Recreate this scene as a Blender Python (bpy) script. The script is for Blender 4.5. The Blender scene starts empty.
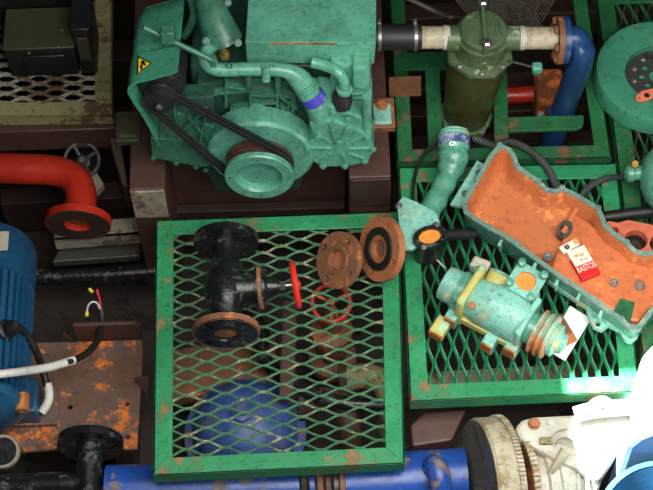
import bpy, bmesh, math, random
from mathutils import Vector as V, Matrix, Quaternion
random.seed(7)
SC = bpy.context.scene
COL = SC.collection
R = math.radians

# ------------------------------------------------------------------ camera
F, PITCH, ROLL, DIST = 1750.0, 60.0, 2.0, 4.81
cam = bpy.data.cameras.new('camera')
cam.sensor_width = 36.0
cam.lens = 36.0 * F / 653.0
cam.clip_end = 50
CAM = bpy.data.objects.new('camera', cam)
COL.objects.link(CAM)
CPOS = V((0, -DIST * math.cos(R(PITCH)), DIST * math.sin(R(PITCH))))
CROT = (Matrix.Rotation(R(90 - PITCH), 3, 'X') @ Matrix.Rotation(R(-ROLL), 3, 'Z'))
CAM.matrix_world = Matrix.Translation(CPOS) @ CROT.to_4x4()
SC.camera = CAM

# ------------------------------------------------------------------ light
W = bpy.data.worlds.new('sky')
SC.world = W
W.use_nodes = True
bg = W.node_tree.nodes['Background']
bg.inputs['Color'].default_value = (1.0, 0.98, 0.92, 1)
bg.inputs['Strength'].default_value = 5.0
HX0, HX1, HY0, HY1, HZ = -0.52, 1.75, -1.80, -0.25, 2.0      # the hatch in the deck above
sun = bpy.data.lights.new('sun', 'SUN')
sun.energy = 34.0
sun.angle = R(0.6)
sun.color = (1.0, 0.95, 0.86)
SUN = bpy.data.objects.new('sun', sun)
COL.objects.link(SUN)
SUN.rotation_euler = V((0.552, -0.08, -1.0)).to_track_quat('-Z', 'Y').to_euler()
SUN.location = (-1.5, 0, 5)
por = bpy.data.lights.new('hatch_daylight', 'AREA')
por.shape = 'RECTANGLE'
por.size, por.size_y = HX1 - HX0, HY1 - HY0
por.cycles.is_portal = True
POR = bpy.data.objects.new('hatch_daylight', por)
COL.objects.link(POR)
POR.location = ((HX0 + HX1) / 2, (HY0 + HY1) / 2, HZ)
SC.view_settings.view_transform = 'Standard'
SC.view_settings.look = 'None'
SC.view_settings.gamma = 1.0
SC.view_settings.use_curve_mapping = False
SC.view_settings.exposure = 0.85

# ------------------------------------------------------------------ pixel rays (directions only)
def ray(px, py):
    return CROT @ V(((px - 326.5) / F, -(py - 245.0) / F, -1.0))
def onplane(px, py, o, n):
    d = ray(px, py)
    return CPOS + d * ((o - CPOS).dot(n) / d.dot(n))
def P(px, py, z=0.0):
    return onplane(px, py, V((0, 0, z)), V((0, 0, 1)))
def PY(px, py, y):
    return onplane(px, py, V((0, y, 0)), V((0, 1, 0)))
def mpp(p):                       # metres per pixel at a point
    return -((CROT.inverted() @ (p - CPOS)).z) / F

# ------------------------------------------------------------------ materials
def lin(c):
    return tuple(((x / 255) / 12.92 if x / 255 <= .04045 else ((x / 255 + .055) / 1.055) ** 2.4) for x in c) + (1,)
MATS = {}
def paint(name, col, rough=.32, wear=.0, wearcol=(95, 55, 35), wscale=9, dirt=.35, dirtcol=(40, 34, 26), dscale=6,
          bump=.15, bscale=60, metal=0.0, spec=.5, var=.12, vscale=4):
    m = bpy.data.materials.new(name)
    m.use_nodes = True
    nt = m.node_tree
    N, L = nt.nodes, nt.links
    bs = N['Principled BSDF']
    tc = N.new('ShaderNodeTexCoord')
    def noise(sc, det=6, ro=.6):
        n = N.new('ShaderNodeTexNoise')
        n.inputs['Scale'].default_value = sc
        n.inputs['Detail'].default_value = det
        n.inputs['Roughness'].default_value = ro
        L.new(tc.outputs['Object'], n.inputs['Vector'])
        return n.outputs['Fac']
    def ramp(src, a, b, va=0.0, vb=1.0):
        r = N.new('ShaderNodeMapRange')
        r.inputs['From Min'].default_value = a
        r.inputs['From Max'].default_value = b
        r.inputs['To Min'].default_value = va
        r.inputs['To Max'].default_value = vb
        L.new(src, r.inputs['Value'])
        return r.outputs['Result']
    def mix(fac, a, b):
        x = N.new('ShaderNodeMix')
        x.data_type = 'RGBA'
        L.new(fac, x.inputs['Factor'])
        for i, s in ((6, a), (7, b)):
            if isinstance(s, tuple):
                x.inputs[i].default_value = s
            else:
                L.new(s, x.inputs[i])
        return x.outputs[2]
    c = lin(col)
    hi = tuple(min(1, v * (1 + var * 1.6)) for v in c[:3]) + (1,)
    lo = tuple(v * (1 - var * 2) for v in c[:3]) + (1,)
    cur = mix(ramp(noise(vscale, 5), .3, .7), lo, hi)
    if dirt > 0:
        cur = mix(ramp(noise(dscale, 9, .7), .42, .68, 0, dirt), cur, lin(dirtcol))
        cur = mix(ramp(noise(dscale * 7, 8, .75), .52, .66, 0, min(1, dirt * 1.3)), cur, lin(tuple(x * .7 for x in dirtcol)))
    rg = ramp(noise(14, 5), .3, .7, max(.05, rough - .1), min(1, rough + .15))
    if wear > 0:
        wf = ramp(noise(wscale, 12, .78), .64 - wear * .36, .68 - wear * .36)
        wc = mix(ramp(noise(wscale * 4, 6), .3, .7), tuple(v * .45 for v in lin(wearcol)[:3]) + (1,), tuple(min(1, v * 1.5) for v in lin(wearcol)[:3]) + (1,))
        cur = mix(wf, cur, wc)
        ad = N.new('ShaderNodeMath')
        ad.operation = 'ADD'
        ad.use_clamp = True
        mu = N.new('ShaderNodeMath')
        mu.operation = 'MULTIPLY'
        L.new(wf, mu.inputs[0])
        mu.inputs[1].default_value = .4
        L.new(rg, ad.inputs[0])
        L.new(mu.outputs[0], ad.inputs[1])
        rg = ad.outputs[0]
    L.new(cur, bs.inputs['Base Color'])
    L.new(rg, bs.inputs['Roughness'])
    bs.inputs['Metallic'].default_value = metal
    bs.inputs['Specular IOR Level'].default_value = spec
    if bump > 0:
        bp = N.new('ShaderNodeBump')
        bp.inputs['Strength'].default_value = bump
        bp.inputs['Distance'].default_value = .004
        L.new(noise(bscale, 6), bp.inputs['Height'])
        L.new(bp.outputs[0], bs.inputs['Normal'])
    MATS[name] = m
    return m
paint('teal', (92, 162, 138), .26, .10, (110, 100, 76), 16, .5, (44, 84, 66), 10)
paint('teal_pale', (134, 198, 182), .35, .24, (160, 156, 124), 14, .55, (74, 112, 96), 12)
paint('teal_mid', (70, 148, 118), .32, .1, (66, 80, 60), 12, .5, (32, 84, 64), 8)
paint('teal_deep', (58, 114, 92), .3, .12, (66, 70, 52), 14, .6, (22, 48, 38), 9)
paint('green', (46, 140, 92), .32, .22, (112, 92, 58), 9, .5, (24, 74, 46), 9)
paint('green_dark', (38, 106, 64), .4, .2, (100, 66, 44), 10, .5, (20, 46, 28), 9)
paint('green_mesh', (38, 130, 84), .35, .1, (120, 130, 105), 16, .25, (20, 60, 36))
paint('green_line', (82, 132, 98), .35, .26, (160, 156, 124), 18, .45, (44, 84, 58), 12)
paint('strainer_green', (84, 106, 76), .35, .14, (140, 156, 120), 22, .6, (48, 58, 34), 9)
paint('olive_bowl', (70, 72, 38), .3, .1, (50, 42, 20), 8, .4, (35, 32, 14))
paint('olive_box', (66, 68, 46), .5, .08, (40, 36, 26), 8, .3)
paint('charcoal', (28, 32, 32), .4, .05, (70, 60, 50), 10, .2)
paint('khaki', (150, 146, 104), .5, .32, (88, 64, 44), 11, .4, (70, 60, 40))
paint('oxide', (80, 53, 45), .5, .12, (50, 34, 28), 7, .4, (35, 25, 22))
paint('oxide_dark', (58, 38, 32), .6, .2, (34, 25, 22), 6, .4, (24, 19, 18))
paint('bilge', (56, 46, 40), .55, .25, (30, 24, 20), 4, .5, (22, 18, 16), bump=.4, bscale=20)
paint('hull_wall', (60, 48, 40), .7, .2, (40, 30, 26), 3, .3)
paint('beam_white', (150, 144, 126), .6, .35, (84, 66, 50), 9, .45, (70, 60, 48))
paint('rust', (120, 66, 36), .75, .45, (176, 92, 36), 7, .4, (60, 44, 40), bump=.5)
paint('teal_grime_shade', (46, 84, 68), .35, .1, (40, 44, 36), 12, .7, (20, 36, 30), 10)  # oily grime on teal, plus shade of the recessed front put into the colour
paint('rust_plate', (108, 76, 58), .5, .29, (186, 104, 46), 8, .75, (84, 84, 86), 5, bump=.6)
paint('rust_flange', (126, 84, 58), .6, .3, (168, 98, 56), 9, .5, (66, 52, 44), bump=.4)
paint('rust_orange', (170, 104, 66), .6, .3, (140, 90, 60), 9, .4, (110, 84, 60), bump=.3)
paint('rust_ochre', (182, 120, 56), .6, .4, (140, 80, 40), 14, .3)
paint('black', (18, 22, 24), .25, .24, (60, 64, 62), 18, .2, (50, 44, 36), bump=.5, bscale=40)
paint('rubber', (22, 23, 24), .5, .0, dirt=.3, dirtcol=(60, 56, 48))
paint('red', (176, 42, 26), .35, .08, (90, 40, 26), 14, .3, (110, 30, 18), bump=.5, bscale=40)
paint('red_wheel', (216, 46, 34), .3, .1, (90, 40, 30), 20, .15)
paint('orange', (198, 118, 74), .38, .2, (210, 130, 74), 9, .5, (172, 92, 54), 7, bump=.12)
paint('orange_deep', (206, 116, 72), .38, .2, (204, 124, 68), 9, .5, (168, 88, 52), 7, bump=.12)
paint('salmon', (216, 112, 88), .4, .1, (160, 80, 60), 9, .25)
paint('blue_motor', (26, 76, 112), .35, .06, (26, 44, 60), 9, .35, (16, 34, 48))
paint('blue', (34, 80, 166), .3, .27, (100, 90, 84), 10, .5, (20, 44, 96), 8)
paint('blue_dull', (58, 88, 152), .4, .3, (84, 80, 78), 14, .6, (34, 50, 84), 12)
paint('blue_pipe', (30, 68, 116), .32, .08, (20, 40, 70), 7, .3, (14, 34, 66))
paint('blue_band', (66, 66, 170), .4, .1, (150, 150, 190), 20, .2)
paint('blue_tub', (44, 96, 150), .35, .0, dirt=.1)
paint('blue_pale', (120, 166, 206), .35, .0, dirt=.1)
paint('band_grey_blue', (70, 84, 140), .4, .3, (150, 160, 180), 20, .3)
paint('steel_light', (120, 118, 108), .4, .3, (80, 66, 52), 14, .3, metal=.3)
paint('white', (186, 184, 172), .45, .12, (150, 130, 100), 10, .3, (130, 122, 104))
paint('teal_rusty', (150, 186, 164), .45, .50, (176, 116, 66), 10, .4, (120, 84, 50))
paint('flange_grey', (116, 150, 138), .35, .2, (150, 150, 130), 16, .5, (70, 96, 88), 14)
paint('white_clean', (232, 234, 234), .4, .0, dirt=.05)
paint('white_dirty', (184, 176, 152), .5, .34, (132, 118, 84), 12, .4, (96, 84, 60))
paint('yellow_worn', (196, 190, 110), .5, .4, (128, 186, 160), 9, .3, (120, 104, 56))
paint('steel', (150, 150, 146), .35, .1, (110, 90, 70), 14, .25, metal=.8)
paint('steel_dark', (84, 84, 80), .45, .25, (50, 44, 38), 12, .3, metal=.5)
paint('brass', (190, 150, 80), .35, .1, (100, 80, 50), 14, .2, metal=.8)
paint('gasket_orange', (226, 140, 50), .45, .2, (200, 110, 40), 8, .3, (160, 90, 40))
paint('coral', (222, 122, 88), .5, .1, (180, 100, 70), 10, .1)
paint('pack_red', (206, 34, 34), .35, .0, dirt=.05)
paint('pack_white', (238, 228, 214), .4, .0, dirt=.05)
paint('pack_tan', (226, 170, 96), .5, .0, dirt=.1)
paint('sticker_yellow', (240, 200, 40), .4, .0, dirt=.1)
paint('sticker_black', (18, 18, 16), .5, .0, dirt=0)
paint('wire_red', (206, 40, 60), .4, dirt=0)
paint('wire_yellow', (236, 214, 60), .4, dirt=0)
paint('wire_white', (214, 214, 208), .5, dirt=.2)
paint('hose_grey', (66, 70, 70), .55, dirt=.3)

# ------------------------------------------------------------------ geometry helpers
class G:
    def __init__(s, M=None):
        s.v, s.f, s.M = [], [], M
    def add(s, vs, fs, M=None):
        b = len(s.v)
        for p in vs:
            p = V(p)
            if M is not None:
                p = M @ p
            if s.M is not None:
                p = s.M @ p
            s.v.append(p)
        s.f += [tuple(i + b for i in f) for f in fs]
        return s
    def box(s, c, size, M=None):
        x, y, z = (d / 2 for d in size)
        c = V(c)
        vs = [c + V((i * x, j * y, k * z)) for k in (-1, 1) for j in (-1, 1) for i in (-1, 1)]
        return s.add(vs, [(0, 2, 3, 1), (4, 5, 7, 6), (0, 1, 5, 4), (2, 6, 7, 3), (0, 4, 6, 2), (1, 3, 7, 5)], M)
    def prism(s, poly, off, M=None):      # polygon + offset vector (or second polygon)
        n = len(poly)
        poly = [V(p) for p in poly]
        if isinstance(off, (list, tuple)) and len(off) == n and not isinstance(off[0], (int, float)):
            top = [V(p) for p in off]
        else:
            o = V(off)
            top = [p + o for p in poly]
        fs = [tuple(range(n - 1, -1, -1)), tuple(range(n, 2 * n))] + [(i, (i + 1) % n, n + (i + 1) % n, n + i) for i in range(n)]
        return s.add(poly + top, fs, M)
    def lathe(s, M, prof, n=28, a0=0.0, a1=2 * math.pi):
        full = abs(a1 - a0 - 2 * math.pi) < 1e-6
        k = n if full else n + 1
        vs, fs = [], []
        for r, h in prof:
            for i in range(k):
                a = a0 + (a1 - a0) * i / n
                vs.append((r * math.cos(a), r * math.sin(a), h))
        for j in range(len(prof) - 1):
            for i in range(n):
                i2 = (i + 1) % k
                fs.append((j * k + i, j * k + i2, (j + 1) * k + i2, (j + 1) * k + i))
        if full:
            if prof[0][0] > 1e-5:
                fs.append(tuple(range(k - 1, -1, -1)))
            if prof[-1][0] > 1e-5:
                fs.append(tuple((len(prof) - 1) * k + i for i in range(k)))
        return s.add(vs, fs, M)
    def ring(s, M, prof, n=28):           # closed profile revolved
        k = len(prof)
        vs, fs = [], []
        for i in range(n):
            a = 2 * math.pi * i / n
            for r, h in prof:
                vs.append((r * math.cos(a), r * math.sin(a), h))
        for i in range(n):
            i2 = (i + 1) % n
            for j in range(k):
                j2 = (j + 1) % k
                fs.append((i * k + j, i2 * k + j, i2 * k + j2, i * k + j2))
        return s.add(vs, fs, M)
    def tube(s, path, r, n=12, closed=False, flat=None):
        path = [V(p) for p in path]
        m = len(path)
        rs = list(r) if isinstance(r, (list, tuple)) else [r] * m
        vs, fs = [], []
        up = None
        for i, p in enumerate(path):
            if closed:
                t = path[(i + 1) % m] - path[i - 1]
            else:
                t = path[min(i + 1, m - 1)] - path[max(i - 1, 0)]
            t = t.normalized() if t.length > 1e-9 else V((0, 0, 1))
            if flat is not None:
                up = V(flat[0]) - t * t.dot(V(flat[0]))
                up.normalize()
            elif up is None:
                up = V((0, 0, 1)) if abs(t.z) < .9 else V((1, 0, 0))
                up = (up - t * t.dot(up)).normalized()
            else:
                up = (up - t * t.dot(up)).normalized()
            sd = t.cross(up)
            for j in range(n):
                a = 2 * math.pi * (j + .5) / n
                if flat is not None:
                    vs.append(p + up * (math.cos(a) * flat[1] * 1.0) + sd * (math.sin(a) * flat[2]))
                else:
                    vs.append(p + (up * math.cos(a) + sd * math.sin(a)) * rs[i])
        for i in range(m if closed else m - 1):
            i2 = (i + 1) % m
            for j in range(n):
                j2 = (j + 1) % n
                fs.append((i * n + j, i * n + j2, i2 * n + j2, i2 * n + j))
        if not closed:
            fs.append(tuple(range(n - 1, -1, -1)))
            fs.append(tuple((m - 1) * n + j for j in range(n)))
        return s.add(vs, fs)
    def plate(s, M, outer, holes, th):    # flat plate with real holes; local z from -th to 0
        cu = bpy.data.curves.new('tmp', 'CURVE')
        cu.dimensions = '2D'
        cu.fill_mode = 'BOTH'
        cu.extrude = th / 2
        for poly in [outer] + holes:
            sp = cu.splines.new('POLY')
            sp.points.add(len(poly) - 1)
            for q, p in zip(sp.points, poly):
                q.co = (p[0], p[1], 0, 1)
            sp.use_cyclic_u = True
        ob = bpy.data.objects.new('tmp', cu)
        me = bpy.data.meshes.new_from_object(ob)
        vs = [(v.co.x, v.co.y, v.co.z - th / 2) for v in me.vertices]
        fs = [tuple(p.vertices) for p in me.polygons]
        bpy.data.objects.remove(ob)
        bpy.data.curves.remove(cu)
        bpy.data.meshes.remove(me)
        return s.add(vs, fs, M)
def circ(x, y, r, n=14):
    return [(x + r * math.cos(2 * math.pi * i / n), y + r * math.sin(2 * math.pi * i / n)) for i in range(n)]
def frame(o, z, x=None):
    z = V(z).normalized()
    x = V(x) if x is not None else (V((1, 0, 0)) if abs(z.x) < .9 else V((0, 1, 0)))
    x = (x - z * z.dot(x)).normalized()
    y = z.cross(x)
    M = Matrix((x, y, z)).transposed().to_4x4()
    M.translation = V(o)
    return M
def smooth(pts, k=6, closed=False):
    pts = [V(p) for p in pts]
    n = len(pts)
    out = []
    for i in range(n if closed else n - 1):
        g = (lambda j: pts[j % n]) if closed else (lambda j: pts[max(0, min(n - 1, j))])
        a, b, c, d = g(i - 1), g(i), g(i + 1), g(i + 2)
        for q in range(k):
            t = q / k
            out.append(.5 * ((2 * b) + (c - a) * t + (2 * a - 5 * b + 4 * c - d) * t * t + (3 * b - a - 3 * c + d) * t ** 3))
    if not closed:
        out.append(pts[-1])
    return out
def inset(poly, d):                       # 2D mitre inset, counter-clockwise or clockwise
    n = len(poly)
    ar = sum(poly[i][0] * poly[(i + 1) % n][1] - poly[(i + 1) % n][0] * poly[i][1] for i in range(n))
    sg = 1 if ar > 0 else -1
    out = []
    for i in range(n):
        a, b, c = V(poly[i - 1][:2]), V(poly[i][:2]), V(poly[(i + 1) % n][:2])
        e1, e2 = (b - a).normalized(), (c - b).normalized()
        n1, n2 = V((-e1.y, e1.x)) * sg, V((-e2.y, e2.x)) * sg
        m = n1 + n2
        m = m / max(.5, m.dot(n1)) if m.length > 1e-6 else n1
        out.append((b.x + m.x * d, b.y + m.y * d))
    return out
ORG = {}
def obj(name, g, mat, parent=None, sm=35, bevel=0, label=None):
    me = bpy.data.meshes.new(name)
    o = bpy.data.objects.new(name, me)
    if parent is not None:
        org = ORG[parent]
    else:
        zs = min(p.z for p in g.v)
        org = V(((min(p.x for p in g.v) + max(p.x for p in g.v)) / 2, (min(p.y for p in g.v) + max(p.y for p in g.v)) / 2, zs))
    me.from_pydata([tuple(p - org) for p in g.v], [], g.f)
    me.validate()
    bm = bmesh.new()
    bm.from_mesh(me)
    bmesh.ops.recalc_face_normals(bm, faces=bm.faces)
    bm.to_mesh(me)
    bm.free()
    if sm:
        me.shade_smooth()
        me.set_sharp_from_angle(angle=R(sm))
    me.materials.append(MATS[mat])
    COL.objects.link(o)
    ORG[o] = org
    if parent is not None:
        o.parent = parent
    else:
        o.location = org
    if bevel:
        b = o.modifiers.new('bevel', 'BEVEL')
        b.width = bevel
        b.segments = 2
        b.limit_method = 'ANGLE'
        b.angle_limit = R(40)
    if label:
        o['label'] = label
    return o
def tag(o, label, cat, group=None):
    o['label'] = label
    o['category'] = cat
    if group:
        o['group'] = group
    return o
def thing(name, label, cat, loc, group=None):
    o = bpy.data.objects.new(name, None)
    o.empty_display_size = .05
    COL.objects.link(o)
    o.location = V(loc)
    ORG[o] = V(loc)
    return tag(o, label, cat, group)
def struct(name, g, mat, label=None, **k):
    o = obj(name, g, mat, None, **k)
    o['kind'] = 'structure'
    if label:
        o['label'] = label
    return o
# shared small parts -------------------------------------------------
def _shared(name, build):
    g = G()
    build(g)
    me = bpy.data.meshes.new(name)
    me.from_pydata([tuple(p) for p in g.v], [], g.f)
    bm = bmesh.new()
    bm.from_mesh(me)
    bmesh.ops.recalc_face_normals(bm, faces=bm.faces)
    bm.to_mesh(me)
    bm.free()
    me.shade_smooth()
    me.set_sharp_from_angle(angle=R(35))
    return me
def _bolt(g):
    g.lathe(Matrix(), [(.8, 0), (1.25, 0), (1.25, .18), (1.0, .2)], 12)
    g.lathe(Matrix(), [(1.0, .15), (1.0, .75), (.85, .85), (.0, .85)], 6)
BOLT = {}
def bolt(parent, p, n, r, mat='steel', name='bolt', label=None):
    if mat not in BOLT:
        me = _shared('bolt_' + mat, _bolt)
        me.materials.append(MATS[mat])
        BOLT[mat] = me
    o = bpy.data.objects.new(name, BOLT[mat])
    COL.objects.link(o)
    o.parent = parent
    M = frame(V(p) - ORG[parent], n)
    o.matrix_local = M @ Matrix.Scale(r, 4)
    ORG[o] = ORG[parent]
    if label:
        o['label'] = label
    return o

# ------------------------------------------------------------------ the room
g = G()
NX, NY = 24, 20
vs, fs = [], []
for j in range(NY + 1):
    for i in range(NX + 1):
        x, y = -2.6 + 5.2 * i / NX, -2.6 + 5.6 * j / NY
        vs.append((x, y, -.62 + .05 * abs(x) + .012 * math.sin(9 * x + 4 * y)))
for j in range(NY):
    for i in range(NX):
        a = j * (NX + 1) + i
        fs.append((a, a + 1, a + NX + 2, a + NX + 1))
g.add(vs, fs)
struct('floor', g, 'bilge', 'dark grimy bilge plating under the floor grates')
def wall(name, c, s):
    g = G()
    g.box(c, s)
    struct(name, g, 'hull_wall', 'dark painted steel side of the engine room')
wall('wall_left', (-2.65, .2, .75), (.1, 5.7, 2.7))
wall('wall_right', (2.65, .2, .75), (.1, 5.7, 2.7))
wall('wall_back', (0, 3.05, .75), (5.4, .1, 2.7))
wall('wall_front', (0, -2.65, .75), (5.4, .1, 2.7))
g = G()
Mz = Matrix.Translation((0, 0, HZ + .05))
g.plate(Mz, [(-2.7, -2.7), (2.7, -2.7), (2.7, 3.1), (-2.7, 3.1)], [[(HX0, HY0), (HX0, HY1), (HX1, HY1), (HX1, HY0)]], .04)
struct('ceiling', g, 'hull_wall', 'steel deck overhead with an open hatch', sm=0)

# hull stringers crossing the bilge
for k, (pa, pb, z, w, h) in enumerate([((0, 205), (150, 196), -.38, .06, .16), ((40, 60), (240, 60), -.3, .08, .2),
                                       ((395, 118), (640, 105), -.30, .05, .12), ((395, 150), (640, 140), -.34, .05, .12),
                                       ((395, 92), (640, 78), -.26, .05, .12), ((395, 20), (640, 10), -.2, .06, .12)]):
    a, b = P(pa[0], pa[1], z), P(pb[0], pb[1], z)
    g = G()
    d = (b - a)
    nn = V((-d.y, d.x, 0)).normalized() * w
    g.prism([a, b, b + nn, a + nn], (0, 0, -h))
    struct('trim_%d' % (k + 1), g, 'oxide_dark', 'red brown steel stringer crossing the bilge', bevel=.004)

# ------------------------------------------------------------------ floor grates
def grate(name, label, px, z, barw, barmat, meshmat, lwd, swd, along, fl=.046, mesh=True, group=None, rust=None, bond=.86, sw=.0055):
    O = [P(x, y, z) for x, y in px]                 # TL TR BR BL
    I = [V((p[0], p[1], z)) for p in inset([(p.x, p.y) for p in O], barw)]
    root = thing(name, label, 'grate', ((O[2] + O[3]) / 2) - V((0, 0, fl)), group)
    t = .006
    dn = V((0, 0, -t))
    for i in range(4):
        a, b, c, d = O[i], O[(i + 1) % 4], I[(i + 1) % 4], I[i]
        g = G()
        g.prism([a, b, c, d], dn)
        inn = (V((d.x, d.y, 0)) - V((a.x, a.y, 0))).normalized() * t * 1.4
        inn2 = (V((c.x, c.y, 0)) - V((b.x, b.y, 0))).normalized() * t * 1.4
        g.prism([a, b, b + inn2, a + inn], (0, 0, -fl))
        obj('frame_bar', g, barmat, root, sm=0, bevel=.0015)
    if not mesh:
        return root, O, I
    Q = [V((p[0], p[1], z - t - .004)) for p in inset([(p.x, p.y) for p in O], barw * .72)]
    wx, wy = (Q[1] - Q[0]).length, (Q[3] - Q[0]).length
    def bil(s, u):                                  # s across, u down
        return Q[0].lerp(Q[1], s).lerp(Q[3].lerp(Q[2], s), u)
    g = G()
    La, Lb = (wx, wy) if along == 'x' else (wy, wx)
    nc, ns = La / lwd, int(round(2 * Lb / swd))
    per = 12
    np_ = int(nc * per)
    for i in range(ns):
        vs, fs = [], []
        for k in range(np_ + 1):
            q = k / per
            ph = (q % 1.0) * 2
            ph = ph if ph < 1 else 2 - ph            # 0..1..0 triangle
            tri = ph * 2 - 1
            tri = max(-1, min(1, tri * 1.12))
            tri = math.sin(tri * math.pi / 2) * .35 + tri * .65
            sg = 1 if i % 2 else -1
            off = sg * tri * bond * .5               # reaches the neighbour
            cc = (i + .5 + off) / ns
            zz = .0045 * (-tri * sg)
            a = q / nc
            # tilted bar section
            hw = sw / Lb
            ang = .9
            for dx, dz in ((-hw * .5, -.0035), (-hw * .5 + hw * .30, -.0035 - .000), (hw * .5, .0035), (hw * .5 - hw * .30, .0035)):
                p = bil(a, cc - dx) if along == 'x' else bil(cc + dx, a)
                vs.append(p + V((0, 0, dz + zz)))
        for k in range(np_):
            for j in range(4):
                fs.append((k * 4 + j, k * 4 + (j + 1) % 4, k * 4 + 4 + (j + 1) % 4, k * 4 + 4 + j))
        g.add(vs, fs)
    obj('expanded_mesh', g, meshmat, root, sm=50)
    return root, O, I

cg, cgO, cgI = grate('floor_grate', 'bright green floor grate carrying the black valve and two loose rusty flanges',
                     [(156, 220), (399, 211), (405, 464), (153, 476)], 0, .049, 'green', 'green_line', .104, .0385, 'x', sw=.004)
rg, rgO, rgI = grate('floor_grate', 'bright green floor grate under the orange oil pan',
                     [(398, 167), (617, 163), (640, 392), (410, 402)], 0, .049, 'green', 'green_mesh', .105, .0355, 'y', sw=.0075)
lg, lgO, lgI = grate('floor_grate', 'worn khaki floor grate carrying a dark equipment box',
                     [(-40, -60), (111, -60), (112, 115), (-40, 117)], 0.03, .049, 'khaki', 'beam_white', .102, .034, 'x', sw=.009)
fg, fgO, fgI = grate('floor_grate', 'dark green floor grate under the round green flywheel',
                     [(595, -10), (760, -14), (790, 350), (642, 354)], 0, .052, 'green_dark', 'green_dark', .105, .036, 'y')
og, ogO, ogI = grate('open_floor_frame', 'green floor frame with no mesh around the strainer',
                     [(388, -30), (583, -34), (612, 158), (397, 163)], 0, .045, 'green_dark', 'green_dark', .1, .04, 'x', mesh=False)
og['category'] = 'frame'
# cross bars of the open frame
def bar(parent, a, b, w, h, mat, name='frame_bar', round_end=False, bevel=.0015):
    d = (b - a)
    d.z = 0
    nn = V((-d.y, d.x, 0)).normalized() * w / 2
    g = G()
    if round_end:
        u = d.normalized()
        poly = [a - nn, b - nn - u * w * .5, b - nn * .7 - u * w * .15, b, b + nn, a + nn]
    else:
        poly = [a - nn, b - nn, b + nn, a + nn]
    g.prism(poly, (0, 0, -h))
    return obj(name, g, mat, parent, sm=0, bevel=bevel)
bar(og, P(404, 61, .002), P(446, 60, .002), .062, .01, 'green_dark')
bar(og, P(432, 62, .0), P(436, 150, .0), .042, .04, 'green_dark')
bar(og, P(398, 97, -.002), P(403, 160, -.002), .03, .05, 'green_dark')
bar(og, P(500, 70, .0), P(502, 150, .0), .04, .04, 'green_dark')
bar(og, P(508, 124, .003), P(584, 122, .003), .048, .012, 'green_dark', round_end=True)
g = G()
a, b = P(389, 97, .0), P(421, 96, .0)
g.prism([a, b, b + V((0, 0, .002)), a + V((0, 0, .002))], [PY(389, 77, a.y + .012), PY(421, 76, b.y + .012), PY(421, 76, b.y + .018), PY(389, 77, a.y + .018)])
obj('bracket', g, 'rust_flange', og, sm=0, bevel=.002, label='rusty bracket plate')

# ------------------------------------------------------------------ engine beds
def bed(label, x0, x1, yb, ytop, yface, zt, mat='oxide', face='beam_white'):
    a, b = PY(x0, ytop, yface), PY(x1, ytop, yface)
    zt = a.z
    root = thing('engine_bed', label, 'beam', (a.x, yface, -.45))
    g = G()
    g.box(((a.x + b.x) / 2, yface + .55, (zt - .45) / 2 - .0), (b.x - a.x, 1.1, zt + .45))
    obj('web', g, mat, root, sm=0, bevel=.004)
    g = G()
    g.box(((a.x + b.x) / 2, yface - .004, zt - .07), (b.x - a.x - .004, .008, .135))
    obj('end_plate', g, face, root, sm=0, bevel=.002)
    return a, b
bl = bed('brown engine bed beam with a whitish end plate below the left engine foot', 129, 165, 0, 190, .135, .16)
br = bed('brown engine bed beam with a grey end plate below the engine foot beside the hose', 349, 391, 0, 178, .135, .16, face='oxide_dark')
# a cross plate between the beds
g = G()
a, b = PY(168, 185, .30), PY(346, 185, .30)
g.box(((a.x + b.x) / 2, .33, -.1), (b.x - a.x, .05, .34))
struct('trim_20', g, 'oxide', 'brown steel cross plate between the engine beds', bevel=.004)
g = G()
a, b = P(167, 213, -.25), P(345, 208, -.25)
g.prism([a, b, b + V((0, .03, 0)), a + V((0, .03, 0))], (0, 0, -.2))
struct('trim_21', g, 'oxide_dark', 'dark brown steel member below the engine', bevel=.004)

# ------------------------------------------------------------------ engine
EO = PY(259, 178, .10)
ME = Matrix.Translation(EO) @ Matrix.Rotation(R(-3), 4, 'Z') @ Matrix.Rotation(R(-5), 4, 'X')
MEi = ME.inverted()
def E(px, py, v):                                   # engine coordinates on the plane local y = v
    n = (ME.to_3x3() @ V((0, 1, 0)))
    return MEi @ onplane(px, py, ME @ V((0, v, 0)), n)
def Ew(px, py, v):
    return ME @ E(px, py, v)
eng = thing('marine_engine', 'large teal painted diesel engine with belts and front pulley', 'engine', ME @ V((0, .4, -.25)))
UE = (ME.to_3x3() @ V((0, 0, 1)))
FE = (ME.to_3x3() @ V((0, -1, 0)))                  # towards the viewer
XE = (ME.to_3x3() @ V((1, 0, 0)))
u = mpp(EO)
def fr(px, py, v):
    return frame(Ew(px, py, v), FE, XE)
# block
x0, x1 = E(196, 120, .2).x, E(371, 120, .2).x
zt = E(310, 66, .2).z
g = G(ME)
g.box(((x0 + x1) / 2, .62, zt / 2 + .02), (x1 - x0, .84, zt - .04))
obj('engine_block', g, 'teal_grime_shade', eng, bevel=.012)
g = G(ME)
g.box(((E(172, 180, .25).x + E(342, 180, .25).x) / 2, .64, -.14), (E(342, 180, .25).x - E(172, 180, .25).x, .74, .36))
obj('sump', g, 'teal_grime_shade', eng, bevel=.02)
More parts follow.
